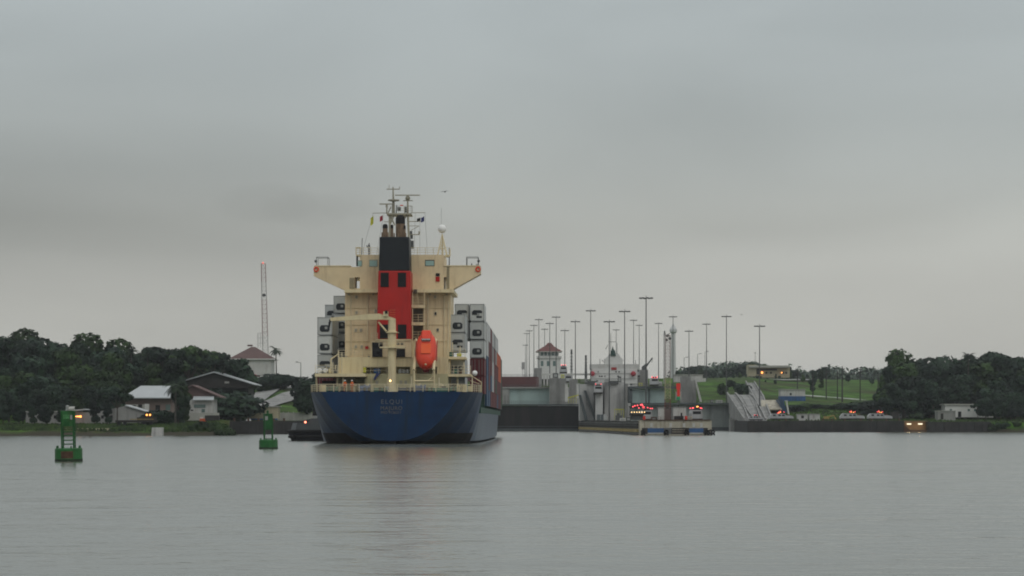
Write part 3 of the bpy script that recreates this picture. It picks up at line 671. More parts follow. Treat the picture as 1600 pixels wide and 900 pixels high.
# satellite dome on lattice tripod
dy = 17.0
tr = MB(); c0 = Vector((sx(690.5, dy), dy + 1, sz(365, dy)))
feet = [(sx(684, dy), dy, sz(398, dy)), (sx(698, dy), dy, sz(398, dy)), (sx(691, dy), dy + 2, sz(398, dy))]
for f_ in feet: tr.tube(f_, c0, .12, .09, 5)
for k in (.3, .6):
    q = [Vector(f_).lerp(c0, k) for f_ in feet]
    for i in range(3): tr.tube(q[i], q[(i+1) % 3], .05, .05, 4); 
for i in range(3): tr.tube(Vector(feet[i]).lerp(c0, .3), Vector(feet[(i+1)%3]).lerp(c0, .6), .05, .05, 4)
dome = tr.build("dome_tripod", M['cream2'], ship)
MB().sphere((c0.x, c0.y, sz(357, dy)), .70, 20, 14).build("satellite_dome", M['skyball'], dome, smooth=True)
# lower deckhouse tiers at the stern
DY = 10.0
ta = MB(); sbox(ta, 580, 643, 532, 558, 9.6, 15)
tierA = ta.build("engine_casing", M['cream'], ship)
for a, b, t_, u in ((581.5, 597.5, 535, 558), (619.5, 633, 545, 558)): sbox(MB(), a, b, t_, u, 9.5, 9.595).build("door_opening", M['dark'], tierA)
tb = MB(); sbox(tb, 528, 700, 558, 573, 9.8, 15); sbox(tb, 528, 567, 573, 584, 9.8, 15); sbox(tb, 641, 646, 573, 584, 9.8, 15); sbox(tb, 683, 700, 573, 584, 9.8, 15)
sbox(tb, 567, 683, 573, 584, 13, 15)
tierB = tb.build("poop_deckhouse", M['cream2'], ship)
tc_ = MB(); sbox(tc_, 570, 700, 584, 612, 8.6, 15); sbox(tc_, 526, 570, 589, 612, 12.5, 15)
tierC = tc_.build("lower_deckhouse", mat("greenish_cream_paint", (.50, .46, .27), .6, var=.08, streak=(.3, .2, .12), sa=.4), ship)
for a in (589, 626.5, 634): 
    sbox(MB(), a - 2, a + 2, 594.5, 600.5, 8.5, 8.59).build("window", M['mast'], tierC)
sbox(MB(), 567, 572, 574, 582, 9.9, 10.6).build("yellow_locker", M['flagy'], ship)
sbox(MB(), 584, 594, 576, 583, 9.9, 10.7).build("covered_winch", M['blue'], ship)
mb = MB(); mb.prism([(sx(583, 8), sz(593, 8)), (sx(586, 8), sz(593, 8)), (sx(594, 8), sz(583, 8)), (sx(588, 8), sz(583, 8))], 8.2, 8.5); mb.build("blue_tarpaulin", M['flagb'], ship)
mb = MB(); 
for q in (625, 631, 637): mb.tube((sx(q, 10.4), 10.4, sz(583, 10)), (sx(q, 10.4), 10.4, sz(577, 10)), .3, .3, 8)
mb.build("gas_bottle_rack", M['grey'], ship)
# deck slabs and platforms at both sides
pl = MB(); sbox(pl, 492, 571, 583.5, 588.5, 4.5, 15); sbox(pl, 697, 727.5, 557.5, 561, 11, 18); sbox(pl, 696, 736, 584.5, 588.5, 9, 17)
for q in (494.5, 527, 697.5, 715): pl.bar((sx(q, 6 if q < 600 else 10), 6 if q < 600 else 10, 8.2), (sx(q, 6 if q < 600 else 10), 6 if q < 600 else 10, sz(587, 6 if q < 600 else 10)), .28)
pl.bar((sx(699, 11.5), 11.5, sz(585, 11.5)), (sx(699, 11.5), 11.5, sz(532, 11.5)), .2)
platforms = pl.build("side_platform", M['cream2'], ship)
rails_ = []; rr = MB(); rr.rail([(sx(492.5, 4.6), 4.6, sz(583.5, 4.6)), (sx(527, 4.6), 4.6, sz(583.5, 4.6))], 1.3, 3, 1.4, .04)
rr.build("deck_railing", M['creamrail'], platforms); rr = MB().rail([(sx(528, 9.8), 9.8, sz(558, 9.8)), (sx(580, 9.8), 9.8, sz(558, 9.8))], 1.1, 3, 1.4, .035)
rr.build("deck_railing", M['creamrail'], platforms); rr = MB().rail([(sx(697, 11), 11, sz(557.5, 11)), (sx(727, 11), 11, sz(557.5, 11))], 1.25, 3, 1.2, .035)
rr.build("deck_railing", M['creamrail'], platforms); rr = MB().rail([(sx(696, 9), 9, sz(584.5, 9)), (sx(735.5, 9), 9, sz(584.5, 9))], 1.3, 3, 1.2, .04)
rr.build("deck_railing", M['creamrail'], platforms); rr = MB().rail([(sx(567, 8.7), 8.7, sz(584, 8.7)), (sx(604, 8.7), 8.7, sz(584, 8.7))], 1.05, 2, 1.4, .03)
rr.build("deck_railing", M['creamrail'], platforms); rr = MB().rail([(sx(580, 9.5), 9.5, sz(532, 9.5)), (sx(590, 9.5), 9.5, sz(532, 9.5))], 1.2, 3, 1.2, .035)
rr.build("deck_railing", M['creamrail'], platforms)
ld = MB(); a = Vector((sx(735, 9), 9, sz(586, 9))); b = Vector((sx(752, 5), 5, sz(597, 5)))
ld.bar(a, b, .16); ld.bar(b, (b.x, 5, 8.2), .14); ld.bar(a + Vector((0, 0, -.9)), b + Vector((-.3, 0, -.3)), .1)
davit = ld.build("side_bracket", M['cream2'], ship)
MB().sphere((sx(742, 7), 7, sz(583, 7)), .42, 16, 10).build("white_dome", M['skyball'], davit, smooth=True)
mb = MB(); sbox(mb, 503, 522, 595, 603, 9, 11); mb.build("rope_locker", M['soot'], ship)
# liferaft canisters, drum ends towards the camera
for i, q in enumerate((498.5, 508)):
    mb = MB(); mb.lathe([(.3, -.5), (.38, -.35), (.38, .9), (.3, 1.05)], (0, 0, 0), 14, 'y')
    o = mb.build("liferaft_canister", M['skyball']); o.location = swp(sx(q, 5), 5.6, sz(579, 5)); o.rotation_euler = (0, 0, -SH)
    tag(o, "white liferaft canister on the left side platform, %s one" % ("outer" if i == 0 else "inner"), "liferaft", "liferaft canisters on the left platform")
# provision crane
CY = 6.0
cr = MB(); xc = sx(612.5, CY); r = (sx(619, CY) - sx(606, CY)) / 2
cr.lathe([(r * 1.25, 8.2), (r, 9.2), (r, sz(520, CY)), (r * 1.2, sz(519.5, CY)), (r * 1.2, sz(518, CY)), (r * .95, sz(517, CY)), (r * .9, sz(499, CY))], (xc, CY, 0), 16)
sbox(cr, 593, 632.5, 541.8, 543.6, CY - 1.2, CY + 1.6); sbox(cr, 603, 622.5, 519, 519.8, CY - .9, CY + .9)
crane = cr.build("crane_column", M['cream2'], ship)
jb = MB(); jb.prism([(sx(p, CY), sz(q, CY)) for p, q in ((516.5, 496.5), (545, 494), (575, 491), (592, 490), (606, 494), (618, 498), (618, 501), (600, 499.5), (560, 500), (516.5, 501.5))], CY - .5, CY + .5)
jib = jb.build("crane_jib", M['cream2'], crane)
jx = MB(); jx.bar((sx(591, CY), CY, sz(503, CY)), (sx(604, CY), CY, sz(518, CY)), .3); sbox(jx, 599, 606, 486.5, 494, CY - .8, CY + .8); jx.build("jib_brace", M['cream2'], crane)
jd = MB(); sbox(jd, 601.5, 605.5, 485, 490, CY - .95, CY - .8); sbox(jd, 514, 517, 499, 503, CY - .3, CY + .3); jd.tube((sx(515, CY), CY, sz(503, CY)), (sx(514, CY), CY, sz(512, CY)), .2, .12, 6); jd.build("crane_hook", M['dark'], crane)
MB().rail([(sx(593, CY), CY - 1.1, sz(541.8, CY)), (sx(632, CY), CY - 1.1, sz(541.8, CY))], .9, 2, 1.0, .03).build("crane_railing", M['creamrail'], crane)
cl = MB(); 
for k in range(4): sbox(cl, 609, 617.5, 484 + 3.6*k, 485 + 3.6*k, CY, CY + .3)
cl.build("winch_guard", M['corange'], crane)
wn = MB(); sbox(wn, 620, 624, 535.5, 539, CY + .6, CY + 1); sbox(wn, 626, 630, 535.5, 539, CY + .6, CY + 1); sbox(wn, 594.5, 598, 535.5, 540, CY + .6, CY + 1); wn.build("control_box", M['dark'], crane)
# lifeboat ramp and lifeboat
LY = 5.0
lf = MB()
for q0, q1 in ((650, 646.5), (680.5, 677.5)):
    lf.tube((sx(q0, LY + 6), LY + 6, sz(530, LY + 6)), (sx(q1, LY - 1), LY - 1, sz(578, LY - 1)), .22, .22, 4)
    lf.bar((sx(q1 + .5, LY), LY, sz(577, LY)), (sx(q1 + .5, LY), LY, 8.2), .36)
    lf.bar((sx(q0, LY + 6), LY + 6, sz(532, LY + 6)), (sx(q0, LY + 6), LY + 6, 9), .25)
lf.bar((sx(647, LY), LY, sz(595.5, LY)), (sx(678, LY), LY, sz(595.5, LY)), .3); lf.bar((sx(669, LY), LY, sz(595, LY)), (sx(677, LY), LY, sz(588, LY)), .2)
lf.build("lifeboat_ramp", M['cream2'], ship)
def lifeboat():
    root = empty("lifeboat", swp(sx(666, 7), 7.3, sz(549, 7)), -SH, label="orange enclosed lifeboat hung nose down on cream ramp at the ship's stern", cat="lifeboat")
    root.rotation_euler = (R(57), 0, -SH); root.scale = (1.04, .88, 1.04)
    # along local -y is the bow
    prof_ = [(-3.75,.12,.15,-.2),(-3.5,.7,.6,-.1),(-3.0,1.12,.95,0),(-2,1.48,1.2,.05),(-.8,1.58,1.3,.1),(.6,1.6,1.35,.12),(1.8,1.5,1.3,.12),(2.6,1.3,1.15,.1),(3.2,1.0,.95,.05),(3.5,.9,.85,.05)]
    n = 20; vs = []
    for y, a, b, c in prof_:
        for k in range(n):
            an = 2*math.pi*k/n; ca, sa = math.cos(an), math.sin(an)
            vs.append((a*math.copysign(abs(ca)**.75, ca), y, c + b*math.copysign(abs(sa)**.8, sa)))
    m = len(prof_); fs = [(i*n+k, (i+1)*n+k, (i+1)*n+(k+1)%n, i*n+(k+1)%n) for i in range(m-1) for k in range(n)]
    fs += [tuple(range(n)), tuple(range((m-1)*n, m*n))[::-1]]
    MB().add(vs, fs).build("boat_hull", M['orange'], root, smooth=True)
    # coxswain's canopy, on the upper rear of the boat
    cv = MB(); cv.prism([(-.85, 1.1), (.85, 1.1), (.65, 1.85), (-.65, 1.85)], 1.3, 3.2)
    can = cv.build("canopy", M['orange'], root, bevel=.12)
    MB().box(-.66, .66, 1.02, 1.27, 1.36, 1.86).build("windscreen", M['grey'], can)
    MB().box(-.75, .75, -1.6, .6, 1.36, 1.46).build("hatch", mat("bright_orange_hatch", (.76, .10, .02), .4, var=.05), root, bevel=.03)
    MB().tube((-1.62, -2.0, -.1), (-1.62, 2.4, -.1), .08, .08, 6).tube((1.62, -2.0, -.1), (1.62, 2.4, -.1), .08, .08, 6).build("rubbing_strake", M['darkred'], root)
    MB().prism([(-.35, -1.5), (.35, -1.5), (.5, -.9), (-.5, -.9)], -3.4, 2.6).build("keel", M['darkred'], root)
    MB().sphere((0, -3.3, .55), .2, 8, 6).build("bow_hook", M['cream2'], root)
    return root
lifeboat()
# deck line of the side: green lashing bridges and hatch coamings
gb = MB()
for k in range(13):
    y = 30 + 13.5 * k - 1.0
    if y < 195: gb.box(min(half(y, 5) - 2.2, 11.7), min(half(y, 5) - .25, 13.6), y, y + .5, 4.9, 8.5)
gb.box(-12.6, 12.6, 29.8, 186, 4.9, 6.2); gb.box(13.3, 13.55, 17, 170, 4.9, 5.9)
gb.build("lashing_bridge", M['cgreen'], ship, label="green lashing posts and coaming along the deck edge")

# ------------------------------------------------------------------ containers
CW, CH, CL = 2.44, 2.9, 12.19
def proto_reefer(v):
    r = empty("reefer_container")
    fr = MB(); 
    for x0 in (-CW/2, CW/2 - .14): fr.box(x0, x0 + .14, -.02, .1, 0, CH)
    fr.box(-CW/2, CW/2, -.02, .1, CH - .14, CH + .003); fr.box(-CW/2, CW/2, -.02, .1, -.003, .16)
    fr.build("corner_frame", mat("reefer_frame", (.34, .36, .36), .5, var=.1), r)
    b = MB(); b.box(-CW/2 + .01, CW/2 - .01, .02, CL, .01, CH - .01); b.build("body", M['reefer'], r)
    u = MB()
    if v == 0: u.prism([(-.8, .75), (-.55, .5), (.55, .5), (.8, .75), (.8, 1.35), (.5, 1.6), (-.55, 1.6), (-.8, 1.3)], -.04, .015)
    elif v == 1: u.prism([(-.85, 1.05), (.1, 1.05), (.1, 1.35), (.85, 1.35), (.85, 1.7), (.6, 1.85), (-.55, 1.85), (-.85, 1.6)], -.04, .015); u.box(-.1, .8, -.04, .015, .55, .85)
    else: u.box(-.95, -.05, -.04, .015, .9, 1.75); u.lathe([(.33, -.05), (.45, 0)], (.55, .01, 1.3), 12, 'y')
    un = u.build("refrigeration_unit", M['reefunit'], r)
    h = MB().box(.0, .42, -.07, -.045, .95, 1.35) if v != 2 else MB().lathe([(.16, -.02), (.2, 0)], (.55, -.05, 1.3), 10, 'y')
    h.build("unit_panel", M['grey'], un)
    return r
def proto_dry(key):
    r = empty("cargo_container")
    MB().box(-CW/2 + .03, CW/2 - .03, .03, CL, .03, CH - .03).build("body", M[key], r)
    fr = MB()
    for x0 in (-CW/2, CW/2 - .12):
        for y0 in (0, CL - .1): fr.box(x0, x0 + .12, y0, y0 + .12, 0, CH)
        fr.box(x0, x0 + .12, .12, CL - .1, CH - .12, CH); fr.box(x0, x0 + .12, .12, CL - .1, 0, .14)
    fr.box(-CW/2 + .12, CW/2 - .12, 0, .1, CH - .12, CH); fr.box(-CW/2 + .12, CW/2 - .12, 0, .1, 0, .14)
    fr.build("frame", M[key], r)
    d_ = MB(); 
    for q in (-.85, -.35, .35, .85): d_.tube((q, -.02, .15), (q, -.02, CH - .15), .025, .025, 5)
    d_.build("locking_bars", M['grey'], r)
    return r
PR = {}
def container(key, x, y, z, label, used={}):
    if key not in PR: PR[key] = proto_reefer(int(key[-1])) if key.startswith('reefer') else proto_dry(key); o = PR[key]
    else: o = copy_tree(PR[key])
    o.location = swp(x, y, z); o.rotation_euler = (0, 0, -SH)
    rf = key.startswith('reefer')
    tag(o, label, "container", "reefer containers stacked beside the ship's deckhouse" if rf else "containers stacked along the ship's side")
    return o
def stack(pc, y, tops, keys, where):
    n = len(tops)
    for i, (t_, k) in enumerate(zip(tops, keys)):
        x = sx(pc, y); z = sz(t_, y) - CH
        col = {'m': 'maroon', 'r': 'pale grey'}[('r' if k.startswith('reefer') else 'm')]
        kind = "reefer container" if k.startswith('reefer') else "container"
        pos = "top of" if i == 0 else ("bottom of" if i == n - 1 else ORD[i] + " from top in")
        container(k, x, y, z, "%s %s, %s %s" % (col, kind, pos, where))
stack(507.3, 17, (495.5, 524.5, 554, 583.5), ('reefer0', 'reefer0', 'reefer1', 'maroon'), "the outermost stack left of the deckhouse")
stack(532.3, 29.6, (462, 491, 521, 550, 578), ('reefer0', 'reefer0', 'reefer0', 'reefer1', 'cgrey'), "the stack touching the deckhouse's left edge")
stack(518.5, 44, (476, 503, 530, 557), ('reefer1', 'reefer1', 'reefer0', 'cgrey'), "the middle stack behind the two left ones")
stack(715, 17, (491.5, 520.5, 560, 589), ('reefer0', 'reefer1', 'reefer2', 'reefer2'), "the near stack touching the deckhouse's right edge")
stack(721.8, 30.6, (475, 503.0), ('reefer1', 'reefer1'), "the high stack rising behind the near right one")
stack(745.4, 30.0, (475, 503, 532, 560, 588), ('reefer1', 'reefer0', 'reefer0', 'maroon', 'maroon'), "the right-hand stack of the first row")
random.seed(11)
names = {'cwhite': 'white', 'maroon': 'maroon', 'cblue': 'blue', 'corange': 'orange', 'cgreen': 'dark green', 'cgrey': 'grey', 'reefer0': 'pale grey'}
bays = [
 (43.5, ['cwhite', 'cwhite', 'cblue', 'cblue', 'cblue']), (57, ['cwhite', 'maroon', 'maroon', 'maroon', 'cblue']),
 (70.5, ['maroon', 'maroon', 'maroon', 'cblue', 'maroon']), (84, ['cwhite', 'cgrey', 'cwhite', 'cwhite', 'maroon']),
 (97.5, ['cgrey', 'maroon', 'maroon', 'maroon', 'maroon']), (111, ['cwhite', 'cgrey', 'maroon', 'cgreen', 'maroon']),
 (124.5, ['cwhite', 'corange', 'maroon', 'maroon', 'cblue']), (138, [None, 'corange', 'corange', 'maroon', 'maroon']), (151.5, [None, 'corange', 'corange', 'maroon', 'maroon']),
 (165, [None, 'corange', 'maroon', 'maroon', 'cgreen']), (178.5, [None, 'cgreen', 'cgreen', 'cgreen', 'cgreen'])]
for bi, (y, ks) in enumerate(bays):
    for ti, k in enumerate(ks):
        if k is None: continue
        half_x = 12.6 if y < 160 else (11.6 if y < 175 else 10.6)
        if y >= 160: half_x = 12.3
        container(k, half_x, y, 6.3 + (4 - ti) * 2.93, "%s container, ship's right side, tier %s from top, row %s ahead of deckhouse" % (names[k], ('one', 'two', 'three', 'four', 'five')[ti], ('one', 'two', 'three', 'four', 'five', 'six', 'seven', 'eight', 'nine', 'ten', 'eleven')[bi]))

# ------------------------------------------------------------------ people
def person(loc, label, top, legs, helmet=None, h=1.75, pose=0, vest=None, rz=0, raised=False):
    s = h / 1.75
    J = [(0,0,.95),(0,0,1.15),(0,0,1.42),(0,0,1.52),(0,.02,1.64),     # 0 pelvis 1 waist 2 chest 3 neck 4 head
         (.09,0,.92),(.11,-.02,.5),(.12,.02,.07),(.12,-.14,.03),
         (-.09,0,.92),(-.11,.03,.5),(-.13,.06,.07),(-.13,-.1,.03),
         (.19,0,1.42),(.26,.02,1.15),(.24,-.14,.92),(.24,-.2,.84),
         (-.19,0,1.42),(-.26,.02,1.15),(-.24,-.14,.92),(-.24,-.2,.84)]
    if raised: J[14] = (.32,-.12,1.22); J[15] = (.22,-.32,1.42); J[16] = (.16,-.36,1.5); J[18] = (-.32,-.12,1.22); J[19] = (-.2,-.32,1.42); J[20] = (-.14,-.36,1.5)
    E = [(0,1),(1,2),(2,3),(3,4),(0,5),(5,6),(6,7),(7,8),(0,9),(9,10),(10,11),(11,12),(2,13),(13,14),(14,15),(15,16),(2,17),(17,18),(18,19),(19,20)]
    rad = [.14,.13,.15,.06,.105,.09,.065,.05,.045,.09,.065,.05,.045,.07,.05,.04,.035,.07,.05,.04,.035]
    me = bpy.data.meshes.new("person"); me.from_pydata([(a*s, b*s, c*s) for a, b, c in J], E, []); me.update()
    o = bpy.data.objects.new("person", me); C.objects.link(o)
    md = o.modifiers.new("skin", 'SKIN'); sv = me.skin_vertices[0].data
    for i, r_ in enumerate(rad): sv[i].radius = (r_*s, r_*s)
    sv[0].use_root = True
    o.modifiers.new("sub", 'SUBSURF').levels = 1
    me.materials.append(legs)
    o.location = loc; o.rotation_euler = (0, 0, rz)
    tag(o, label, "person")
    j = MB(); j.lathe([(.17,.0),(.19,.12),(.2,.3),(.2,.46),(.12,.55)], (0, 0, .93*s), 12)
    for sg in (1, -1):
        a = J[13 if sg == 1 else 17]; b = J[14 if sg == 1 else 18]; j.tube(a, b, .085, .07, 8)
    j.build("jacket", top, o)
    if vest: 
        v = MB().lathe([(.215,.0),(.23,.1),(.22,.3)], (0, 0, .98*s), 12); v.build("lifejacket", vest, o)
    if helmet: MB().lathe([(.15,0),(.14,.07),(.09,.14),(.02,.17)], (0, .02, 1.68*s), 12).build("helmet", helmet, o)
    else: MB().lathe([(.115,0),(.11,.06),(.07,.11),(.02,.125)], (0, .03, 1.66*s), 10).build("hair", M['darkcloth'], o)
    return o
pdk = lambda px, y, z: swp(sx(px, y), y, z)
person(pdk(539, 3, 8.2), "left one of two people in orange and white helmets at the stern rail", M['orangecloth'], M['orangecloth'], M['skyball'], 1.8, vest=M['redcloth'])
person(pdk(550, 3.2, 8.2), "right one of two people in orange and white helmets at the stern rail", M['orangecloth'], M['orangecloth'], M['skyball'], 1.8, vest=M['redcloth'], rz=.4)
person(pdk(576.5, 17, sz(398, 17)), "person in pale shirt and dark trousers standing on the ship's top deck holding binoculars", M['whited'], M['darkcloth'], None, 1.85, rz=-.8, raised=True)
person(pdk(737, 17.4, sz(416, 17) - 1.25), "person in dark clothes at the right bridge wing, nearer the funnel", M['darkcloth'], M['darkcloth'], None, 1.7)
person(pdk(745, 17.4, sz(416, 17) - 1.3), "person in dark clothes at the outer end of the right bridge wing", M['darkcloth'], M['darkcloth'], None, 1.65)
# ------------------------------------------------------------------ buoys
def buoy(px, D, label, kind):
    x = X(px, D); r = empty("channel_buoy", (x, D, 0), 0, label=label, cat="buoy", group="green channel buoys")
    k = 1.0
    MB().lathe([(1.15, -1), (1.2, -.9), (1.22, .25), (1.24, .27), (1.22, .3), (1.22, 1.12), (1.16, 1.2), (.9, 1.2)], n=28).build("float", M['buoy'], r)
    MB().lathe([(1.235, -.5), (1.235, .24)], n=28).build("waterline_growth", M['weed'], r)
    if kind == 0:
        mb = MB(); mb.lathe([(1.228, .32), (1.228, .95)], n=28)
        keep = [f for f in mb.f if len(f) == 4 and all(-.65 < mb.v[i][0] < .55 and mb.v[i][1] < 0 for i in f)]
        mb.f = keep; mb.build("rust_patch", M['rust'], r)
    fn = MB()
    for a in (200, 250, 290, 340, 20, 160): fn.tube((1.05*math.cos(R(a)), 1.05*math.sin(R(a)), 1.18), (1.05*math.cos(R(a)), 1.05*math.sin(R(a)), 1.42), .07, .05, 6)
    fn.build("lifting_lug", M['buoyd'], r)
    tw = .52; H = 2.9 if kind == 0 else 2.75
    for sx_ in (-1, 1):
        for sy_ in (-1, 1): MB().tube((tw*sx_, tw*sy_, 1.2), (tw*sx_, tw*sy_, H + 1.6), .065, .065, 6).build("leg", M['buoyd'], r)
    lad = MB()
    for z in ((1.55, 1.9, 2.3, 2.65) if kind == 0 else (1.3, 2.75)):
        for sy_ in (-tw, tw): lad.bar((-tw, sy_, z), (tw, sy_, z), .07)
        for sx_ in (-tw, tw): lad.bar((sx_, -tw, z), (sx_, tw, z), .06)
    lad.build("ladder_rungs", M['buoyd'], r)
    # day board cage
    c = MB()
    if kind == 0:
        for a in range(4):
            an = R(90 * a + 8); ux, uy = math.cos(an), math.sin(an)
            c.add([(ux*.60 - uy*.52, uy*.60 + ux*.52, 3.15), (ux*.60 + uy*.52, uy*.60 - ux*.52, 3.15), (ux*.60 + uy*.56, uy*.60 - ux*.56, 4.45), (ux*.60 - uy*.56, uy*.60 + ux*.56, 4.45),
                   (ux*.56 - uy*.52, uy*.56 + ux*.52, 3.15), (ux*.56 + uy*.52, uy*.56 - ux*.52, 3.15), (ux*.56 + uy*.56, uy*.56 - ux*.56, 4.45), (ux*.56 - uy*.56, uy*.56 + ux*.56, 4.45)],
                  [(0,1,2,3),(7,6,5,4),(0,4,5,1),(1,5,6,2),(2,6,7,3),(3,7,4,0)])
        c.box(-.63, .63, -.63, .63, 4.45, 4.52)
    else:
        c.box(-.42, .52, -.5, .5, 2.5, 4.5); c.box(-.62, .58, -.6, .6, 4.5, 4.58); c.box(-.6, -.52, -.5, .5, 3.6, 4.5)
    cg = c.build("day_board", M['buoy'] if kind == 0 else M['buoyd'], r)
    MB().box(-.28, .22, -.68, -.64, 3.2, 3.6).build("dark_panel", M['buoyd'], cg) if kind == 0 else None
    if kind == 0:
        MB().box(.28, .46, -.70, -.66, 3.75, 4.15).build("number_plate", M['grey'], cg)
        MB().box(-.35, .2, -.69, -.65, 3.8, 4.2).build("number_board", mat("faded_green_plate", (.06, .2, .07), .6, var=.5, scale=6), cg)
        pn = MB(); pn.add([(.1, -.5, 4.72), (.62, -.5, 4.72), (.62, .1, 4.9), (.1, .1, 4.9)], [(0,1,2,3)]); pn.box(.1, .62, -.5, .1, 4.55, 4.71); pn.build("solar_panel", M['plaster'], r)
    else: MB().box(-.45, -.1, -.56, -.51, 3.75, 4.25).build("number_plate", M['grey'], cg)
    ln = MB(); ln.lathe([(.16, 0), (.2, .06), (.14, .12), (.14, .38), (.17, .42), (.05, .5)], (-.05, 0, 4.52), 12)
    if kind: ln.tube((.1, 0, 4.58), (-.05, 0, 5.2), .03, .02, 5)
    ln.build("lantern", M['buoyd'] if kind else M['grey'], r)
    r.rotation_euler = (R(1.2), R(-.8), R(12 if kind else 3))
buoy(107.5, 211, "nearer green buoy with rust patch and ladder frame, left of the other", 0)
buoy(419.5, 308, "farther, darker green buoy between the shore and the ship", 1)

# ------------------------------------------------------------------ workboat beside the ship
def tugboat():
    D = 436; x0 = X(451, D); cx = x0 + 5.4
    r = empty("tugboat", (cx, D, 0), 0, label="low black tugboat with grey bulwark close by the ship's left side", cat="tugboat")
    out_ = lambda k, f: [(5.4*k*f, 0), (5.5*k*f, 8), (5.2*k*f, 15), (3.6*k*f, 20), (.4, 23), (-.4, 23), (-3.6*k*f, 20), (-5.2*k*f, 15), (-5.5*k*f, 8), (-5.4*k*f, 0), (-4.3*k*f, -1.6), (4.3*k*f, -1.6)]
    h = MB()
    lv = [(-1.5, .8), (.3, .93), (1.2, 1.0), (1.9, 1.0), (2.0, .97)]
    P = [out_(k, 1) for z, k in lv]; n = 12; vs = []
    for (z, k), p in zip(lv, P):
        for i, (a, b) in enumerate(p): vs.append((a, b, z + (.9 * max(0, (b - 8) / 15) ** 1.5 if z > 0 else 0)))
    fs = [(i*n+k, i*n+(k+1)%n, (i+1)*n+(k+1)%n, (i+1)*n+k) for i in range(len(lv)-1) for k in range(n)]
    fs += [tuple(range(n))[::-1], tuple(range((len(lv)-1)*n, len(lv)*n))]
    h.add(vs, fs).build("hull", M['tug'], r)
    f = MB()
    for z, k, rr_ in ((1.75, 1.01, .26), (.75, .97, .30)):
        p = out_(k, 1); p = p + [p[0]]
        for (a, b), (c, d_) in zip(p[:-1], p[1:]):
            f.tube((a, b, z + .9*max(0, (b-8)/15)**1.5), (c, d_, z + .9*max(0, (d_-8)/15)**1.5), rr_, rr_, 8)
    f.build("rubber_fender", M['rubber'], r)
    bw = MB(); p = [q for q in out_(.93, 1)]; n = 12; vs = []
    q2 = out_(.86, 1)
    for a, b in p: vs.append((a, b, 2.0 + .9*max(0, (b-8)/15)**1.5))
    for a, b in q2: vs.append((a, b, 3.25 + 1.1*max(0, (b-8)/15)**1.5))
    bw.add(vs, [(k, (k+1) % n, n+(k+1) % n, n+k) for k in range(n)] ).build("bulwark", M['tuggrey'], r)
    hs = MB(); hs.prism([(-2.6, 2), (3.4, 2), (3.3, 4.1), (-1.6, 4.1)], 3, 13); hs.build("deckhouse", M['tuggrey'], r)
    wh = MB(); wh.prism([(-1.9, 3.3), (3.2, 3.3), (3.0, 4.6), (-.9, 4.6)], 3.8, 9)
    wb_ = wh.build("wheelhouse", M['grey'], r)
    MB().box(-.4, 2.8, 3.72, 3.795, 3.75, 4.35).build("window", M['dark'], wb_)
    t_ = MB()
    for a in (-.9, .6, 2.0): t_.tube((a, 5, 4.6), (a, 5, 5.7), .45, .5, 10)
    t_.box(-1.4, 2.6, 4.6, 5.6, 4.6, 5.2); t_.build("winch_drum", M['rubber'], r)
    MB().sphere((-2.55, 2.6, 2.85 + .55), .2, 8, 6).build("side_light", mat("pinkish_lamp", (.7, .2, .1), .4, var=0, emit=(1, .25, .15), es=4), r)
tugboat()

# ------------------------------------------------------------------ helpers for things on land
def wbox(mb, p0, p1, t, b, D, depth): return mb.box(X(p0, D), X(p1, D), D, D + depth, Z(b, D), Z(t, D))
def wprism(mb, pts, D, depth): return mb.prism([(X(p, D), Z(q, D)) for p, q in pts], D, D + depth)
def one(name, mb, m, label, cat, group=None): return mb.build(name, m, label=label, cat=cat, group=group)

# quays
q = MB(); q.slab([(X(360, 664), 662), (X(360, 664), 675), (X(745, 664), 675), (X(745, 664), 662)], -4, 3.62)
for k in range(28): 
    a = X(362 + 13.5*k, 664); q.box(a, a + .35, 661.7, 662, -4, 3.3)
one("quay_wall", q, M['wall'], "dark timber-faced quay wall on the left shore behind the far buoy", "quay wall")
q = MB(); D = 780
q.slab([(X(1168, D), D), (X(1412, D), D), (X(1422, D), D + 8), (X(1422, D), D + 14), (X(1150, D+40), D + 46), (X(1150, D+40), D + 40)], -4, 3.72)
for k in range(24): a = X(1170 + 10*k, D); q.box(a, a + .4, D - .3, D, -4, 3.4)
q.box(X(1168, D), X(1412, D), D - .15, D, 1.2, 1.5)
one("quay_wall", q, M['wall'], "dark quay wall under the right-hand locomotives, ending at the lit opening", "quay wall")
q = MB(); q.slab([(X(1449, D), D), (X(1548, D), D), (X(1548, D), D + 12), (X(1449, D), D + 14)], -4, 3.4)
for k in range(9):
    a = X(1451 + 12*k, D); q.box(a, a + .4, D - .3, D + .1, -4, 3.1)
one("quay_wall", q, M['wall'], "dark quay wall right of the lit opening, below the white house", "quay wall")
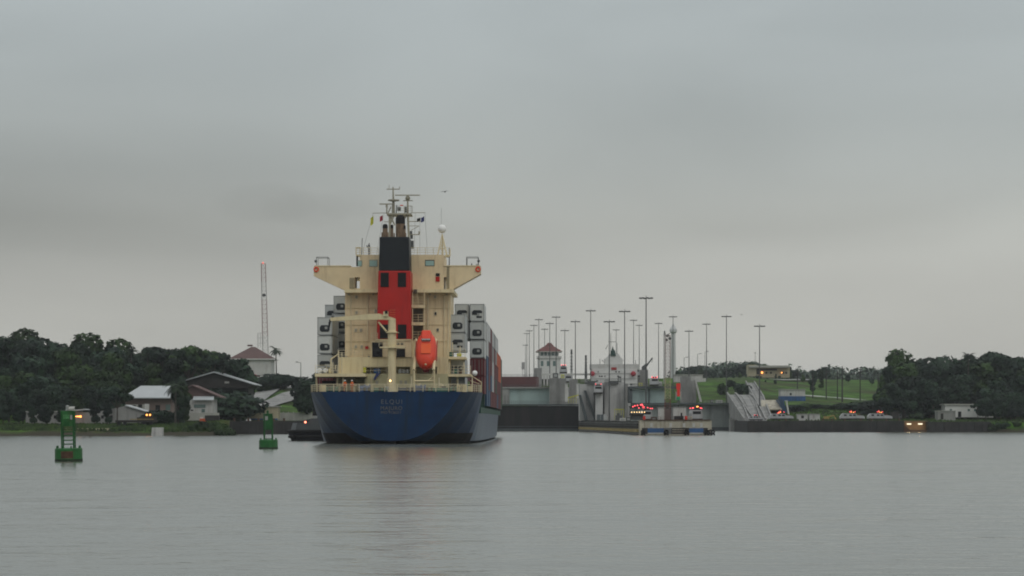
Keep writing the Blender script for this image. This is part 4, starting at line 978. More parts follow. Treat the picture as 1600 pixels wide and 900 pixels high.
# lit boat slip
bs = empty("lit_opening", (X(1430, D), D, 0), 0, label="lit opening in the quay wall with two bright white lamps above the water", cat="culvert")
def rel(mb, o):
    mb.v = [(a - o.location[0], b - o.location[1], c - o.location[2]) for a, b, c in mb.v]; return mb
c = MB(); c.box(X(1409, D), X(1450, D), D + 3.2, D + 3.8, -3, 3.45); c.box(X(1409, D), X(1450, D), D + .5, D + 6, 3.47, 3.7); c.box(X(1410, D), X(1450, D), D + 1.2, D + 3.2, -3, .35)
rel(c, bs).build("chamber", mat("warm_concrete", (.22, .15, .09), .9, var=.3), bs)
c = MB(); c.prism([(X(1409.5, D), 3.45), (X(1409.5, D), .1), (X(1425, D), .1)], D + .9, D + 1.19); c.box(X(1422, D), X(1449, D), D + .3, D + .7, .35, .6); rel(c, bs).build("slip_beam", M['rust'], bs)
for p in (1421, 1438.5):
    c = MB(); c.box(X(p - 3.4, D), X(p + 3.4, D), D + .6, D + .9, Z(663.4, D), Z(661.4, D)); rel(c, bs).build("lamp", mat("bright_lamp", (1, .9, .7), .4, var=0, emit=(1, .88, .62), es=1.1), bs)
    ld_ = bpy.data.lights.new("slip_light", 'POINT'); ld_.energy = 50; ld_.color = (1, .75, .4); ld_.shadow_soft_size = .3
    lo = bpy.data.objects.new("slip_light", ld_); C.objects.link(lo); lo.location = (X(p, D), D + 1.6, Z(663.5, D))

# ------------------------------------------------------------------ the locks
AX = math.tan(R(-2.0))
def lx(x880, D): return x880 + AX * (D - 880)
# centre wall in three steps
def blk(mb, xa, xb, D0, D1, z0, z1): return mb.slab([(lx(xa, D0), D0), (lx(xb, D0), D0), (lx(xb, D1), D1), (lx(xa, D1), D1)], z0, z1)
cw = empty("lock_centre_wall", (30, 880, 0), 0, label="stained grey concrete centre wall rising in steps between the two lock lanes", cat="lock wall")
mb = MB(); blk(mb, 24.5, 42.5, 862, 1000, -4, 10.1); blk(mb, 24.5, 42.5, 1000.01, 1240, -4, 17.9); blk(mb, 24.5, 42.5, 1240.01, 1600, -4, 26)
rel(mb, cw).build("wall_body", M['concw'], cw)
mb = MB()
wbox(mb, 906, 928, 600, 657, 846, 15.9); wbox(mb, 930.5, 942, 597, 657, 840, 21.9); wbox(mb, 944.5, 975, 597, 657, 846, 15.9)
rel(mb, cw).build("stepped_block", M['concw'], cw)
mb = MB(); wprism(mb, [(912, 610), (916, 610), (933, 657), (929, 657)], 844.5, 1.3); wprism(mb, [(904, 617), (908, 617), (919, 657), (914, 657)], 843.5, 2.3)
rel(mb, cw).build("sloping_chute", M['gateb'], cw)
mb = MB(); wbox(mb, 918, 934, 595, 600, 845, .9); wbox(mb, 951, 966, 595, 600, 845, .9); rel(mb, cw).build("dark_ledge", M['steel'], cw)
mb = MB(); wbox(mb, 977, 981, 600, 657, 842, 4); rel(mb, cw).build("corner_pier", M['conc'], cw)
# approach wall
mb = MB(); mb.slab([(X(905, 842), 842), (X(998, 612), 612), (X(1008, 612), 612), (X(1000, 700), 700), (X(975, 842), 842)], -4, 3.55)
aw = one("approach_wall", mb, M['conc'], "long low concrete approach wall running out from the locks to the moored pontoon", "wall")
mb = MB()
def side_band(mb, z0, z1, o=.35):
    a = Vector((X(905, 842), 842)); b = Vector((X(998, 612), 612)); nv = Vector((-(b - a).y, (b - a).x)).normalized(); nv = -nv if nv.y > 0 else nv
    return mb.slab([tuple(a + nv*.01), tuple(b + nv*.01), tuple(b + nv*o), tuple(a + nv*o)], z0, z1)
side_band(mb, 2.4, 3.0); side_band(mb, -.8, .25, .5); side_band(mb, 3.3, 3.62, .2); mb.build("timber_fender", M['gate'], aw)
mb = MB(); side_band(mb, .75, 1.55, .3); mb.build("yellow_fender", M['yellow'], aw)
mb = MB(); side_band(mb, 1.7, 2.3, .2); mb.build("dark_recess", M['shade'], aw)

# gates
g = MB(); blk(g, -9, 24.45, 872, 876, -4, 9.2)
for k in range(9): blk(g, -9, 24.4, 871.6, 872, .6 + k*1.0, .75 + k*1.0)
gt = one("lock_gate", g, M['gate'], "dark wet steel gate closing the left lock lane, right beside the ship", "lock gate")
g = MB(); blk(g, -9, 24.5, 870.9, 873, 9.3, 9.9); blk(g, -9, 26, 870.4, 871.4, -1, .9); blk(g, -9, 26, 870.8, 871.5, 1.5, 1.8); g.build("gate_walkway", M['gateb'], gt)
g = MB(); wbox(g, 796, 858.5, 607, 632, 990, 3); tg = one("lock_gate", g, M['conct'], "pale teal upper gate above the dark gate in the left lane", "lock gate")
g = MB(); wbox(g, 785, 795.9, 605, 632, 989, 4); wbox(g, 785, 862, 604.6, 606.9, 988.5, 4); g.build("gate_frame", M['conc'], tg)
g = MB(); wbox(g, 988, 1013, 608, 637, 985, 3); wbox(g, 1015, 1040, 608, 637, 985, 3); tg = one("lock_gate", g, M['conct'], "pale grey-green upper gate of the right lane behind the tall near lamp mast", "lock gate")
g = MB(); wbox(g, 982, 987.9, 604, 640, 984, 5); wbox(g, 1013.1, 1014.9, 607, 637, 984.6, 3); wbox(g, 984, 1064, 603.5, 607.4, 983, 5); wbox(g, 940, 984, 604, 632, 986, 3); g.build("gate_frame", M['gateb'], tg)
g = MB(); g.box(X(985, 905), X(1139.5, 905), 905, 909, -4, Z(632.5, 905))
for k in range(12): a = X(990 + 12.5*k, 905); g.box(a, a + .3, 904.8, 905, -4, 9)
tg = one("lock_gate", g, mat("weathered_grey_gate", (.24, .27, .26), .7, var=.2, scale=.15, streak=(.05, .055, .055), sa=.8, sscale=.35), "weathered grey lower gate of the right lane behind the pontoon", "lock gate")
g = MB(); g.box(X(985, 903), X(1141, 903), 902.5, 909, Z(632, 903), Z(629.5, 903)); g.box(X(985, 903), X(1139, 903), 903.5, 905, 0, 1.3); g.build("gate_walkway", M['gateb'], tg)
# water of the lanes between the gates hidden; side wall of the right lane
rw = empty("lock_side_wall", (X(1141, 885), 885, 0), 0, label="grey concrete side wall of the right lane with arched recess below the inclined tracks", cat="lock wall")
mb = MB(); mb.slab([(X(1140, 885), 885), (X(1150, 850), 850), (X(1168, 795), 795), (X(1180, 800), 800), (X(1178, 960), 960), (X(1140, 960), 960)], -4, 3.7)
mb.slab([(X(1140, 887), 887), (X(1152, 870), 870), (X(1172, 880), 880), (X(1176, 960), 960), (X(1140, 960), 960)], 3.7, 10.2)
rel(mb, rw).build("wall_body", M['conc'], rw)
mb = MB()
for p, D in ((1146, 862), (1155, 835)):
    n = 8; pts = [(X(p - 3, D), .5), (X(p + 3, D), .5)] + [(X(p, D) + .8 * math.cos(math.pi*i/n), 3.2 + 1.0*math.sin(math.pi*i/n)) for i in range(n + 1)]
    mb.prism(pts, D - 3, D + 8)
rel(mb, rw).build("arched_recess", M['shade'], rw)
mb = MB(); wbox(mb, 1141, 1152, 655, 676, 846, 5); wbox(mb, 1161, 1168, 662, 676, 800, 5); rel(mb, rw).build("bearing_block", M['conc'], rw)
# inclined tracks
def ramp_(name, pts, half_w, label):
    root = empty(name, (X(*pts[0][:2]), pts[0][1], 0), 0, label=label, cat="track ramp", group="inclined locomotive tracks")
    surf = MB(); kerb = MB(); vs = []
    for p, D, z in pts: x = X(p, D); vs += [(x - half_w, D, z), (x + half_w, D, z), (x - half_w, D, z - 6), (x + half_w, D, z - 6)]
    for i in range(len(pts) - 1):
        a = 4*i; surf.f += [(a, a+1, a+5, a+4), (a+2, a, a+4, a+6), (a+1, a+3, a+7, a+5)]
    surf.f += [(0, 2, 3, 1)]; surf.v = vs
    rel(surf, root).build("track_bed", M['conc'], root)
    for (p, D, z), (p2, D2, z2) in zip(pts[:-1], pts[1:]):
        for o, w_, h in ((-half_w, .5, 1.0), (half_w, .5, .8), (-half_w*.45, .12, .2), (half_w*.45, .12, .2)):
            a = Vector((X(p, D) + o, D, z + h/2)); b = Vector((X(p2, D2) + o, D2, z2 + h/2))
            kerb.add([a + Vector((-w_/2,0,-h/2)), a + Vector((w_/2,0,-h/2)), a + Vector((w_/2,0,h/2)), a + Vector((-w_/2,0,h/2)), b + Vector((-w_/2,0,-h/2)), b + Vector((w_/2,0,-h/2)), b + Vector((w_/2,0,h/2)), b + Vector((-w_/2,0,h/2))],
                     [(0,1,2,3),(7,6,5,4),(0,4,5,1),(1,5,6,2),(2,6,7,3),(3,7,4,0)])
    rel(kerb, root).build("parapet", M['conc'], root)
ramp_("track_ramp", [(1171, 792, 3.75), (1166, 812, 5.2), (1147, 890, 12.2), (1143, 930, 14)], 1.7, "steep narrow concrete track rising beside the right lane, nearest the grey gate")
ramp_("track_ramp", [(1183, 796, 3.75), (1178, 830, 6.5), (1166, 900, 12.4), (1160, 935, 14)], 2.9, "wide pale concrete ramp behind the red-lit locomotive on the right quay")
ramp_("track_ramp", [(1198, 794, 3.75), (1193, 830, 6.6), (1185, 920, 12.8), (1172, 1060, 20.8)], 1.9, "long narrow ramp climbing the grass bank right of the wide pale ramp")

# gate piers and columns on the left-lane upper level
def pier(name, p0, p1, t, b, D, dep, m, label, cat, group=None, cap=None):
    mb = MB(); wbox(mb, p0, p1, t, b, D, dep); n = max(1, int((p1 - p0) / 4))
    o = one(name, mb, m, label, cat, group)
    rb = MB()
    for k in range(n + 1):
        q = p0 + (p1 - p0) * k / n; rb.box(X(q, D) - .18, X(q, D) + .18, D - .35, D - .02, Z(b, D), Z(t, D) + .15)
    rb.build("rib", M['conc'], o); return o
G1 = "ribbed concrete piers at the lock gates"
pier("gate_pier", 859, 884, 591, 632, 975, 14, M['conc'], "broad ribbed grey pier right of the teal gate", "pier", G1)
pier("gate_pier", 834, 846, 575, 604, 1190, 12, M['conc'], "short ribbed pier left of the control house foot", "pier", G1)
pier("gate_pier", 890, 902, 593, 622, 985, 12, M['conc'], "narrow ribbed pier between the two white posts", "pier", G1)
pier("gate_pier", 996, 1012, 578, 604, 1090, 12, M['conc'], "ribbed grey pier right of the white ship's stern", "pier", G1)
pier("gate_pier", 1066, 1079, 588, 630, 960, 12, M['conc'], "tall ribbed pier behind the red arrow signal", "pier", G1)
pier("gate_pier", 1080, 1087, 595, 630, 962, 10, M['conc'], "slim ribbed pier beside the grass bank", "pier", G1)
for p0, p1, t, b, lab in ((883, 888, 600, 628, "left of two tall white posts above the dark gate's end"), (901, 905.5, 600, 622, "right of two tall white posts above the dark gate's end")):
    mb = MB(); wprism(mb, [(p0, t), (p1 - 1, t), (p1 + 1, b), (p0, b)], 930, 3); o = one("white_post", mb, M['whited'], lab, "post", "white posts on the centre wall")
    mb = MB(); wbox(mb, p0 - .5, p1 + .5, t - 1, t, 929.8, 3.4); mb.build("post_cap", M['grey'], o)
mb = MB(); wprism(mb, [(1086, 594), (1088, 594), (1097, 628), (1094, 628)], 955, 3); wbox(mb, 1084, 1092, 592, 594, 955, 3); one("slanted_strut", mb, M['whited'], "slanted white strut leaning against the grass bank right of the slim pier", "strut")
mb = MB()
for a, b, t_, u in ((888, 905, 619, 621), (958, 975, 640, 641.5)): 
    wbox(mb, a, b, t_, u, 838, .3)
    for k in range(4): q_ = a + (b-a)*k/3; wbox(mb, q_, q_ + .5, t_, u + 4, 838, .3)
mb2 = MB(); wprism(mb2, [(887, 621), (905, 616), (905, 617.5), (887, 622.5)], 870, .4); 
for k in range(5): wbox(mb2, 888 + 4*k, 888.6 + 4*k, 620 - k, 630, 870, .3)
one("safety_railing", mb2, M['brightyellow'], "bright yellow railing above the end of the dark gate", "railing")
mb = MB(); wbox(mb, 960, 975, 639, 640.2, 838, .3)
for k in range(5): wbox(mb, 960 + 3.6*k, 960.5 + 3.6*k, 639, 656, 838, .3)
one("safety_railing", mb, M['brightyellow'], "bright yellow railing left of the lit locomotives on the approach wall", "railing")
# dark red vessel lying in the upper left lane
v = empty("moored_ship", (X(800, 1130), 1130, 17), 0, label="dark red-brown ship hull lying in the upper left lane beyond the teal gate", cat="ship")
mb = MB(); mb.slab([(X(700, 1130), 1130), (X(838, 1130), 1130), (X(842, 1150), 1150), (X(700, 1150), 1160)], 16, Z(588.5, 1130)); rel(mb, v).build("hull", M['hullred'], v)
mb = MB().rail([(X(760, 1130), 1130.3, Z(588.5, 1130)), (X(838, 1130), 1130.3, Z(588.5, 1130))], 1.1, 3, 3, .06); rel(mb, v).build("deck_railing", M['steel'], v)
mb = MB(); wbox(mb, 815, 820, 566, 577, 1150, 3); wbox(mb, 816, 816.8, 577, 590, 1150, .4); wbox(mb, 819, 819.8, 577, 590, 1150, .4); one("lamp_cabinet", mb, M['grey'], "small grey cabinet on stilts above the red-brown hull", "cabinet")
# control house
D = 1230
ch = empty("control_house", (X(858, D), D, Z(583, D)), 0, label="white two-storey lock control house with red hipped roof", cat="building")
def rb_(p0, p1, t, b, D_, dep, o, name, m, parent=None): 
    mb = MB(); wbox(mb, p0, p1, t, b, D_, dep); return rel(mb, o).build(name, m, parent or o)
cb = rb_(840, 876, 557, 592, D, 12, ch, "wall", M['white'])
rb_(843, 873, 546, 557, D + 1.2, 10, ch, "upper_storey", M['white'])
rb_(839, 877.5, 556.5, 560, D - .6, 13, ch, "balcony", M['whited'])
for k in range(5): rb_(845 + 5.6*k, 849 + 5.6*k, 550, 555.5, D + 1.1, .08, ch, "window", M['glass'])
for k in range(3): rb_(845 + 9.5*k, 849 + 9.5*k, 564, 572, D - .1, .09, ch, "window", M['glass'])
def hip(o, name, pc, hw0, hw1, t, b, D_, dep, m, lift=0):
    x = X(pc, D_); w0 = hw0 * D_ / F; w1 = hw1 * D_ / F; z0 = Z(b, D_); z1 = Z(t, D_); y0 = D_; y1 = D_ + dep; ym = (y0+y1)/2; dd = dep/2 * hw1/hw0
    mb = MB().add([(x-w0,y0,z0),(x+w0,y0,z0),(x+w0,y1,z0),(x-w0,y1,z0),(x-w1,ym-dd,z1),(x+w1,ym-dd,z1),(x+w1,ym+dd,z1),(x-w1,ym+dd,z1)],
                  [(0,3,2,1),(4,5,6,7),(0,1,5,4),(1,2,6,5),(2,3,7,6),(3,0,4,7)])
    return rel(mb, o).build(name, m, o)
hip(ch, "roof", 858, 20.8, 8.5, 541, 549, D - 1, 15, M['redroof']); hip(ch, "roof_lantern", 858.5, 7.2, 2.6, 535.5, 540.9, D + 4, 5, M['redroof'])
rb_(838, 878, 548.9, 550, D - 1, 15, ch, "eaves", M['plaster'])

# white ship in the right lane
D = 1035
s2 = empty("cargo_ship", (X(961, D), D, 12), 0, label="white ship superstructure with dark green funnel lying in the right lock lane", cat="ship")
rb_(925, 996, 576, 606, D, 12, s2, "superstructure", M['white'])
rb_(922, 999, 569, 577, D + .5, 8, s2, "bridge", M['whited'])
rb_(945, 973, 560, 569, D + 2, 8, s2, "upper_deck", M['white'])
mb = MB(); wprism(mb, [(947, 560), (971, 560), (966, 552), (953, 552)], D + 2, 6); rel(mb, s2).build("funnel_casing", M['white'], s2)
mb = MB(); wprism(mb, [(954, 556), (962.5, 556), (961, 548), (959, 546), (957.5, 541), (956, 547), (954.5, 549)], D + 1.5, 4); rel(mb, s2).build("funnel", mat("dark_green_funnel", (.02, .055, .045), .5, var=.15), s2)
mb = MB(); 
for a, b, c, d_ in ((955, 560, 955, 520), (951, 533.5, 963, 533.5), (947, 545, 951, 538), (965, 570, 965, 535), (938, 569, 938, 560), (941, 562, 945, 566), (971, 566, 975, 562), (994, 569, 994, 562)):
    mb.tube((X(a, D), D + 5, Z(b, D)), (X(c, D), D + 5, Z(d_, D)), .14, .1, 5)
rel(mb, s2).build("mast", M['steel'], s2)
rb_(955, 963.5, 574, 578, D - .25, .3, s2, "red_nameboard", M['darkred'])
for p in (925.5, 989.5):
    mb = MB().lathe([(.2, -1.6), (.95, -1.2), (1.15, 0), (.95, 1.2), (.2, 1.6)], (X(p, D), D - .8, Z(584, D)), 12, 'y'); rel(mb, s2).build("lifeboat_cover", mat("faded_red_cover", (.34, .03, .045), .6, var=.1), s2)
random.seed(3)
for k in range(14):
    a = random.uniform(930, 990); b = random.choice((580, 587, 594, 600)); rb_(a, a + random.uniform(1, 3), b, b + 1.8, D - .12, .15, s2, "window", M['dark'])
for z_ in (583, 591, 599): rb_(926, 994, z_, z_ + .5, D - .3, .3, s2, "deck_edge", M['whited'])
rb_(932, 990, 606, 640, D - 2, 16, s2, "hull", M['gateb'])
# distant light-grey tower and the signal arrow
D = 1400
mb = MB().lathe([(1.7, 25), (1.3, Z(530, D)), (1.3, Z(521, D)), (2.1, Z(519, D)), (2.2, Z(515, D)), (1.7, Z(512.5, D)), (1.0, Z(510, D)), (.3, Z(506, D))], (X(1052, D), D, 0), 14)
tw_ = one("lighthouse", mb, mat("hazed_tower_grey", (.52, .53, .53), .7, var=.06), "slender pale grey tower with round gallery behind the lattice tower", "tower")  # tower grey lightened, extra distance haze put into the colour
D = 740
sg = empty("signal_arrow", (X(1060, D), D, 3.5), 0, label="tall red signal arrow with green foot on a white board at the lock entrance", cat="signal")
rb_(1056.8, 1063.2, 599, 608, D, .4, sg, "arrow_head", M['sigred']); rb_(1058, 1062.4, 608, 619.5, D + .02, .4, sg, "arrow_shaft", M['sigred']); rb_(1057.4, 1062.6, 619.5, 624.5, D, .4, sg, "arrow_foot", M['siggreen'])
rb_(1055.5, 1064.5, 612, 625.5, D + .5, .2, sg, "backing_board", M['plaster']); rb_(1059, 1061, 625, 657, D + .3, .5, sg, "post", M['steel'])

# ------------------------------------------------------------------ floodlight masts
LM = [(821,539,1700,26,'thin'),(823.2,521,1500,26,''),(827,516.5,1400,26,''),(834.2,508,1300,26,''),(842,499,1200,20,''),(851,514,1350,26,''),(859,505,1180,17.9,''),(869,495,1120,17.9,''),(882.5,516,1150,17.9,''),(899,502,1000,17.9,''),(923,485,960,10.1,''),(952,502,838,3.5,''),(962.8,515,1400,26,''),(976,486,834,3.5,''),(990,500,1300,26,''),(998.8,508,1380,26,''),(1009.5,465,690,3.5,''),(1029,505,1250,26,''),(1051.6,494.5,1150,17,''),(1076.5,517,1100,20,''),(1104,506,1150,0,''),(1135,494,960,0,''),(1186.8,509,850,0,'')]
for i, (p, t, D, z0, _) in enumerate(LM):
    x = X(p, D)
    if z0 == 0: z0 = gxy(x, D) - .3
    H = Z(t, D) - z0; r = empty("floodlight_mast", (x, D, z0), 0, cat="lamp post", group="tall floodlight masts around the locks")
    hint = {16: "tallest and nearest floodlight mast, rising in front of the right lane", 22: "rightmost floodlight mast, standing on the quay before the beige building", 0: "leftmost and shortest-looking floodlight mast, far beyond the teal gate", 21: "floodlight mast on the grass bank, second from the right", 20: "floodlight mast above the grass bank, third from the right", 8: "floodlight mast just right of the control house", 7: "taller of two floodlight masts in front of the control house's right side", 6: "floodlight mast before the middle of the control house", 18: "floodlight mast rising in line with the pale round-topped tower", 11: "floodlight mast standing left of the dark green funnel of the white ship"}.get(i)
    r["label"] = hint or ("grey floodlight mast with a ring of lamps, %s from the left among the masts" % ORD[i])
    MB().tube((0, 0, 0), (0, 0, H), .27, .14, 8).build("pole", M['steel'], r)
    hd = MB(); hd.tube((0, 0, H - .25), (0, 0, H - .1), 1.0, 1.0, 10)
    for k in range(8):
        a = 2*math.pi*k/8 + .2; hd.box(1.75*math.cos(a) - .32, 1.75*math.cos(a) + .32, 1.75*math.sin(a) - .32, 1.75*math.sin(a) + .32, H - .35, H + .02)
        hd.bar((0, 0, H - .15), (1.75*math.cos(a), 1.75*math.sin(a), H - .15), .14)
    hd.tube((0, 0, H), (0, 0, H + .7), .1, .06, 5)
    hd.build("lamp_ring", M['steel'], r)
# small curved street lights and poles
SLT = [(1069, 559, 1300, 1), (1090, 553.5, 1300, 1), (1101.5, 550, 1320, 1), (1180, 552, 1500, 0), (426.5, 567, 930, 0), (470, 567, 960, 1)]
for p, t, D, arm in SLT:
    x = X(p, D); z0 = gxy(x, D) - .3; H = Z(t, D) - z0
    r = empty("street_lamp", (x, D, z0), 0, label="%s street lamp on the %s, %s" % ("curved-arm" if arm else "short straight", "left hill" if p < 700 else "rise behind the right lane", {1069: "nearest the round-topped tower", 1090: "middle one of three", 1101.5: "right one of three", 1180: "standing above the beige building", 426.5: "near the tall palm", 470: "nearest the ship"}[p]), cat="street lamp", group="small street lamps on the hills")
    MB().tube((0, 0, 0), (0, 0, H), .18, .12, 6).build("pole", M['steel'], r)
    hd = MB()
    if arm: hd.tube((0, 0, H), ((1 if p > 1000 else -1) * 1.6, 0, H + .35), .1, .08, 5); hd.box((1 if p > 1000 else -1) * 1.6 - .5, (1 if p > 1000 else -1) * 1.6 + .5, -.2, .2, H + .2, H + .5)
    else: hd.box(-.4, .4, -.3, .3, H, H + .6)
    hd.build("lamp_head", M['steel'], r)
for i, (p, t, D) in enumerate([(1246, 579, 1010), (1270, 582, 1000), (1291, 576, 990), (1308.5, 580, 985), (1316, 572, 960), (1344, 577, 1000), (1372, 582, 1000), (1382, 573, 1080)]):
    x = X(p, D); z0 = gxy(x, D) - .3; H = Z(t, D) - z0
    r = empty("utility_pole", (x, D, z0), 0, label="dark utility pole on the right lawn, %s from the left of the row" % ORD[i], cat="pole", group="utility poles on the right lawn")
    MB().tube((0, 0, 0), (0, 0, H), .26 if p not in (1316,) else .38, .2, 6).build("pole", M['shade'], r)
    MB().box(-1.1, 1.1, -.1, .1, H - 1.2, H - 1.0).box(-.3, .3, -.35, -.1, H - 3, H - 2).build("crossarm", M['shade'], r)

# ------------------------------------------------------------------ towers and cranes
def lattice(px0, px1, py0, py1, D, w0, w1, n, r, mats, root, skew=0):
    x0, z0 = X(px0, D), Z(py0, D); x1, z1 = X(px1, D), Z(py1, D)
    for seg in range(len(mats)):
        mb = MB(); a = seg * n // len(mats); b = (seg + 1) * n // len(mats)
        for i in range(a, b):
            t0, t1 = i / n, (i + 1) / n; c0 = (x0 + (x1-x0)*t0, z0 + (z1-z0)*t0, w0 + (w1-w0)*t0); c1 = (x0 + (x1-x0)*t1, z0 + (z1-z0)*t1, w0 + (w1-w0)*t1)
            q0 = [(c0[0]+s*c0[2]/2, D+u*c0[2]/2, c0[1]) for s, u in ((-1,-1),(1,-1),(1,1),(-1,1))]; q1 = [(c1[0]+s*c1[2]/2, D+u*c1[2]/2, c1[1]) for s, u in ((-1,-1),(1,-1),(1,1),(-1,1))]
            for k in range(4):
                mb.tube(q0[k], q1[k], r, r, 4); mb.tube(q0[k], q1[(k+1) % 4], r*.6, r*.6, 4); mb.tube(q1[k], q1[(k+1) % 4], r*.6, r*.6, 4)
        rel(mb, root).build("lattice_section", mats[seg], root)
D = 1250
ct = empty("radio_mast", (X(415, D), D, gxy(X(415, D), D)), 0, label="tall thin lattice radio mast with red light on the hill behind the red-roofed building", cat="mast")
pr_ = mat("pale_red_lattice", (.22, .12, .11), .7, var=.1); pw = mat("pale_white_lattice", (.30, .29, .28), .7, var=.1)
lattice(415.5, 411.5, 582, 412, D, 3.0, 2.2, 24, .085, [pr_, pw, pr_, pr_, pw, pr_], ct)
mb = MB(); mb.sphere((X(411, D), D, Z(411, D)), .6, 8, 6); rel(mb, ct).build("beacon", mat("beacon_pink", (.8, .2, .15), .4, var=0, emit=(1, .25, .2), es=.7), ct)
mb = MB(); wbox(mb, 410, 414.5, 459, 463, D - 2, 2); rel(mb, ct).build("antenna_box", M['steel'], ct); mb = MB()
for y_ in (520, 528, 536): wbox(mb, 404, 415, y_, y_ + .4, D - 1, .3)
for x_ in (404, 407, 402): wbox(mb, x_, x_ + .35, 520, 543, D - 1, .3)
rel(mb, ct).build("antenna", M['steel'], ct)
# pontoon at the head of the approach wall
D = 605
pt = empty("pontoon", (X(1057, D), D, 0), 0, label="cream and blue pontoon with black tyres at the outer end of the approach wall", cat="barge")
rb_(1000, 1112, 657, 684, D, 11, pt, "hull", M['dirtycream'])
rb_(1004, 1110, 655.6, 657, D - .3, 11.6, pt, "deck_edge", M['rust'])
for a, b in ((1012, 1037), (1077, 1099)): rb_(a, b, 669, 676, D - .12, .14, pt, "blue_panel", M['blue'])
for a, b, m_ in ((1003, 1012, 'shade'), (1036.5, 1049, 'tuggrey'), (1049, 1077, 'shade'), (1099, 1106, 'shade')): rb_(a, b, 668.6, 678, D - .1, .12, pt, "dark_panel", M[m_])
for t_ in (671, 674.5): rb_(1050, 1070, t_, t_ + .9, D - .2, .12, pt, "fender_beam", M['dirtycream'])
for a, b in ((1012, 1036), (1078, 1098)): rb_(a, b, 676.3, 677.7, D - .2, .2, pt, "waterline_strip", M['whited'])
for a in (1016, 1046, 1067, 1082, 1094): rb_(a, a + 4, 661, 667.5, D - .14, .15, pt, "fender_plate", M['whited'])
for p in (1005, 1041, 1073, 1104, 1110, 1114):
    mb = MB().torus((X(p, D), D - .3 + (1.0 if p == 1114 else 0), Z(674.5, D)), .42, .2, 14, 8); mb.torus((X(p, D), D - .3 + (1.0 if p == 1114 else 0), .1), .42, .2, 14, 8); rel(mb, pt).build("tyre_fender", M['rubber'], pt)
mb = MB(); mb.rail([(X(1001, D), D + .3, 3.75), (X(1080, D), D + .3, 3.75)], .9, 2, 2.5, .04); rel(mb, pt).build("railing", M['rust'], pt)
DK = Z(656, D)
def shed(p0, p1, t, Dd, dep, label, openings=(), m='whited'):
    o = empty("deck_cabin", (X(p0, Dd), Dd, 3.6), 0, label=label, cat="cabin", group="cabins on the pontoon and wall")
    mb = MB(); mb.box(X(p0, Dd), X(p1, Dd), Dd, Dd + dep, 3.62, Z(t, Dd)); rel(mb, o).build("wall", M[m], o)
    mb = MB(); mb.box(X(p0, Dd) - .15, X(p1, Dd) + .15, Dd - .2, Dd + dep + .2, Z(t, Dd), Z(t, Dd) + .12); rel(mb, o).build("roof", M['grey'], o)
    for a, b, c, d_ in openings: rb_(a, b, c, d_, Dd - .06, .08, o, "opening", M['dark'])
shed(1029, 1038, 637, 608, 3, "narrow tall white cabin left of the lattice tower")
shed(1052, 1072, 636.5, 608, 4, "wide white cabin with dark openings right of the lattice tower", [(1053, 1068, 650, 655.5), (1063.5, 1066, 645, 651)])
lt_ = empty("lattice_tower", (X(1043, 612), 612, 3.6), 0, label="pale red and white lattice crane tower standing on the pontoon", cat="crane")
lattice(1043, 1043.5, 657, 524, 612, 1.45, 1.2, 24, .085, [mat("rusty_lattice", (.17, .075, .06), .7, var=.2), mat("yellowed_lattice", (.36, .33, .2), .7, var=.2), mat("white_lattice", (.42, .38, .37), .7, var=.1), mat("white_red_lattice", (.45, .38, .36), .7, var=.1)], lt_)
lattice(1038.5, 1038.5, 600, 520, 612, .45, .4, 20, .07, [mat("grey_white_lattice", (.45, .44, .42), .7, var=.1)], lt_)
mb = MB(); wbox(mb, 1037.5, 1039.5, 517, 524, 612, .3); wbox(mb, 1041, 1046, 523, 526, 611.6, .8); wbox(mb, 1040.5, 1043.5, 529, 533, 611.6, .8); mb.tube((X(1040, 612), 612, Z(524, 612)), (X(1047, 612), 612, Z(521, 612)), .09, .09, 5); mb.sphere((X(1046.5, 612), 611.6, Z(529, 612)), .4, 8, 6)
rel(mb, lt_).build("sheave_head", M['steel'], lt_)
mb = MB(); wbox(mb, 1038, 1049, 640, 656, 610, .3); rel(mb, lt_).build("tower_foot", mat("reddish_steel_foot", (.17, .12, .11), .7, var=.3), lt_)
# crane jibs beyond
for p, t, b, D, lab, m_ in ((893, 548, 588, 1100, "pale tapering pylon right of the control house", 'grey'), (915.5, 557, 600, 1050, "dark-topped tapering pylon left of the white ship", 'steel')):
    r = empty("pylon", (X(p, D), D, Z(b, D)), 0, label=lab, cat="pylon", group="tapering pylons near the control house")
    mb = MB(); mb.tube((X(p, D), D, 17), (X(p, D), D, Z(t, D)), .75, .35, 8); rel(mb, r).build("pylon_body", M[m_], r)
    mb = MB(); 
    for k in range(6): q_ = t + 4 + 5*k; wbox(mb, p - 2.2, p + 2.2, q_, q_ + .8, D - .8, 1.6)
    wbox(mb, p - 1.4, p + 1.4, t - 2, t + 5, D - .5, 1); rel(mb, r).build("pylon_band", M['steel'], r)
r = empty("crane_boom", (X(1010, 1200), 1200, 26), 0, label="slanting dark crane boom right of the white ship's stern lights", cat="crane")
mb = MB(); mb.tube((X(1009, 1200), 1200, Z(573, 1200)), (X(1019.5, 1200), 1200, Z(559, 1200)), .5, .3, 6); mb.tube((X(1019.5, 1200), 1200, Z(559, 1200)), (X(1018.5, 1200), 1200, Z(566, 1200)), .12, .12, 4); mb.tube((X(1004, 1200), 1200, Z(574, 1200)), (X(1010, 1200), 1200, Z(569, 1200)), .5, .5, 6); wbox(mb, 1003, 1010, 573, 585, 1198, 4); rel(mb, r).build("boom", M['steel'], r)

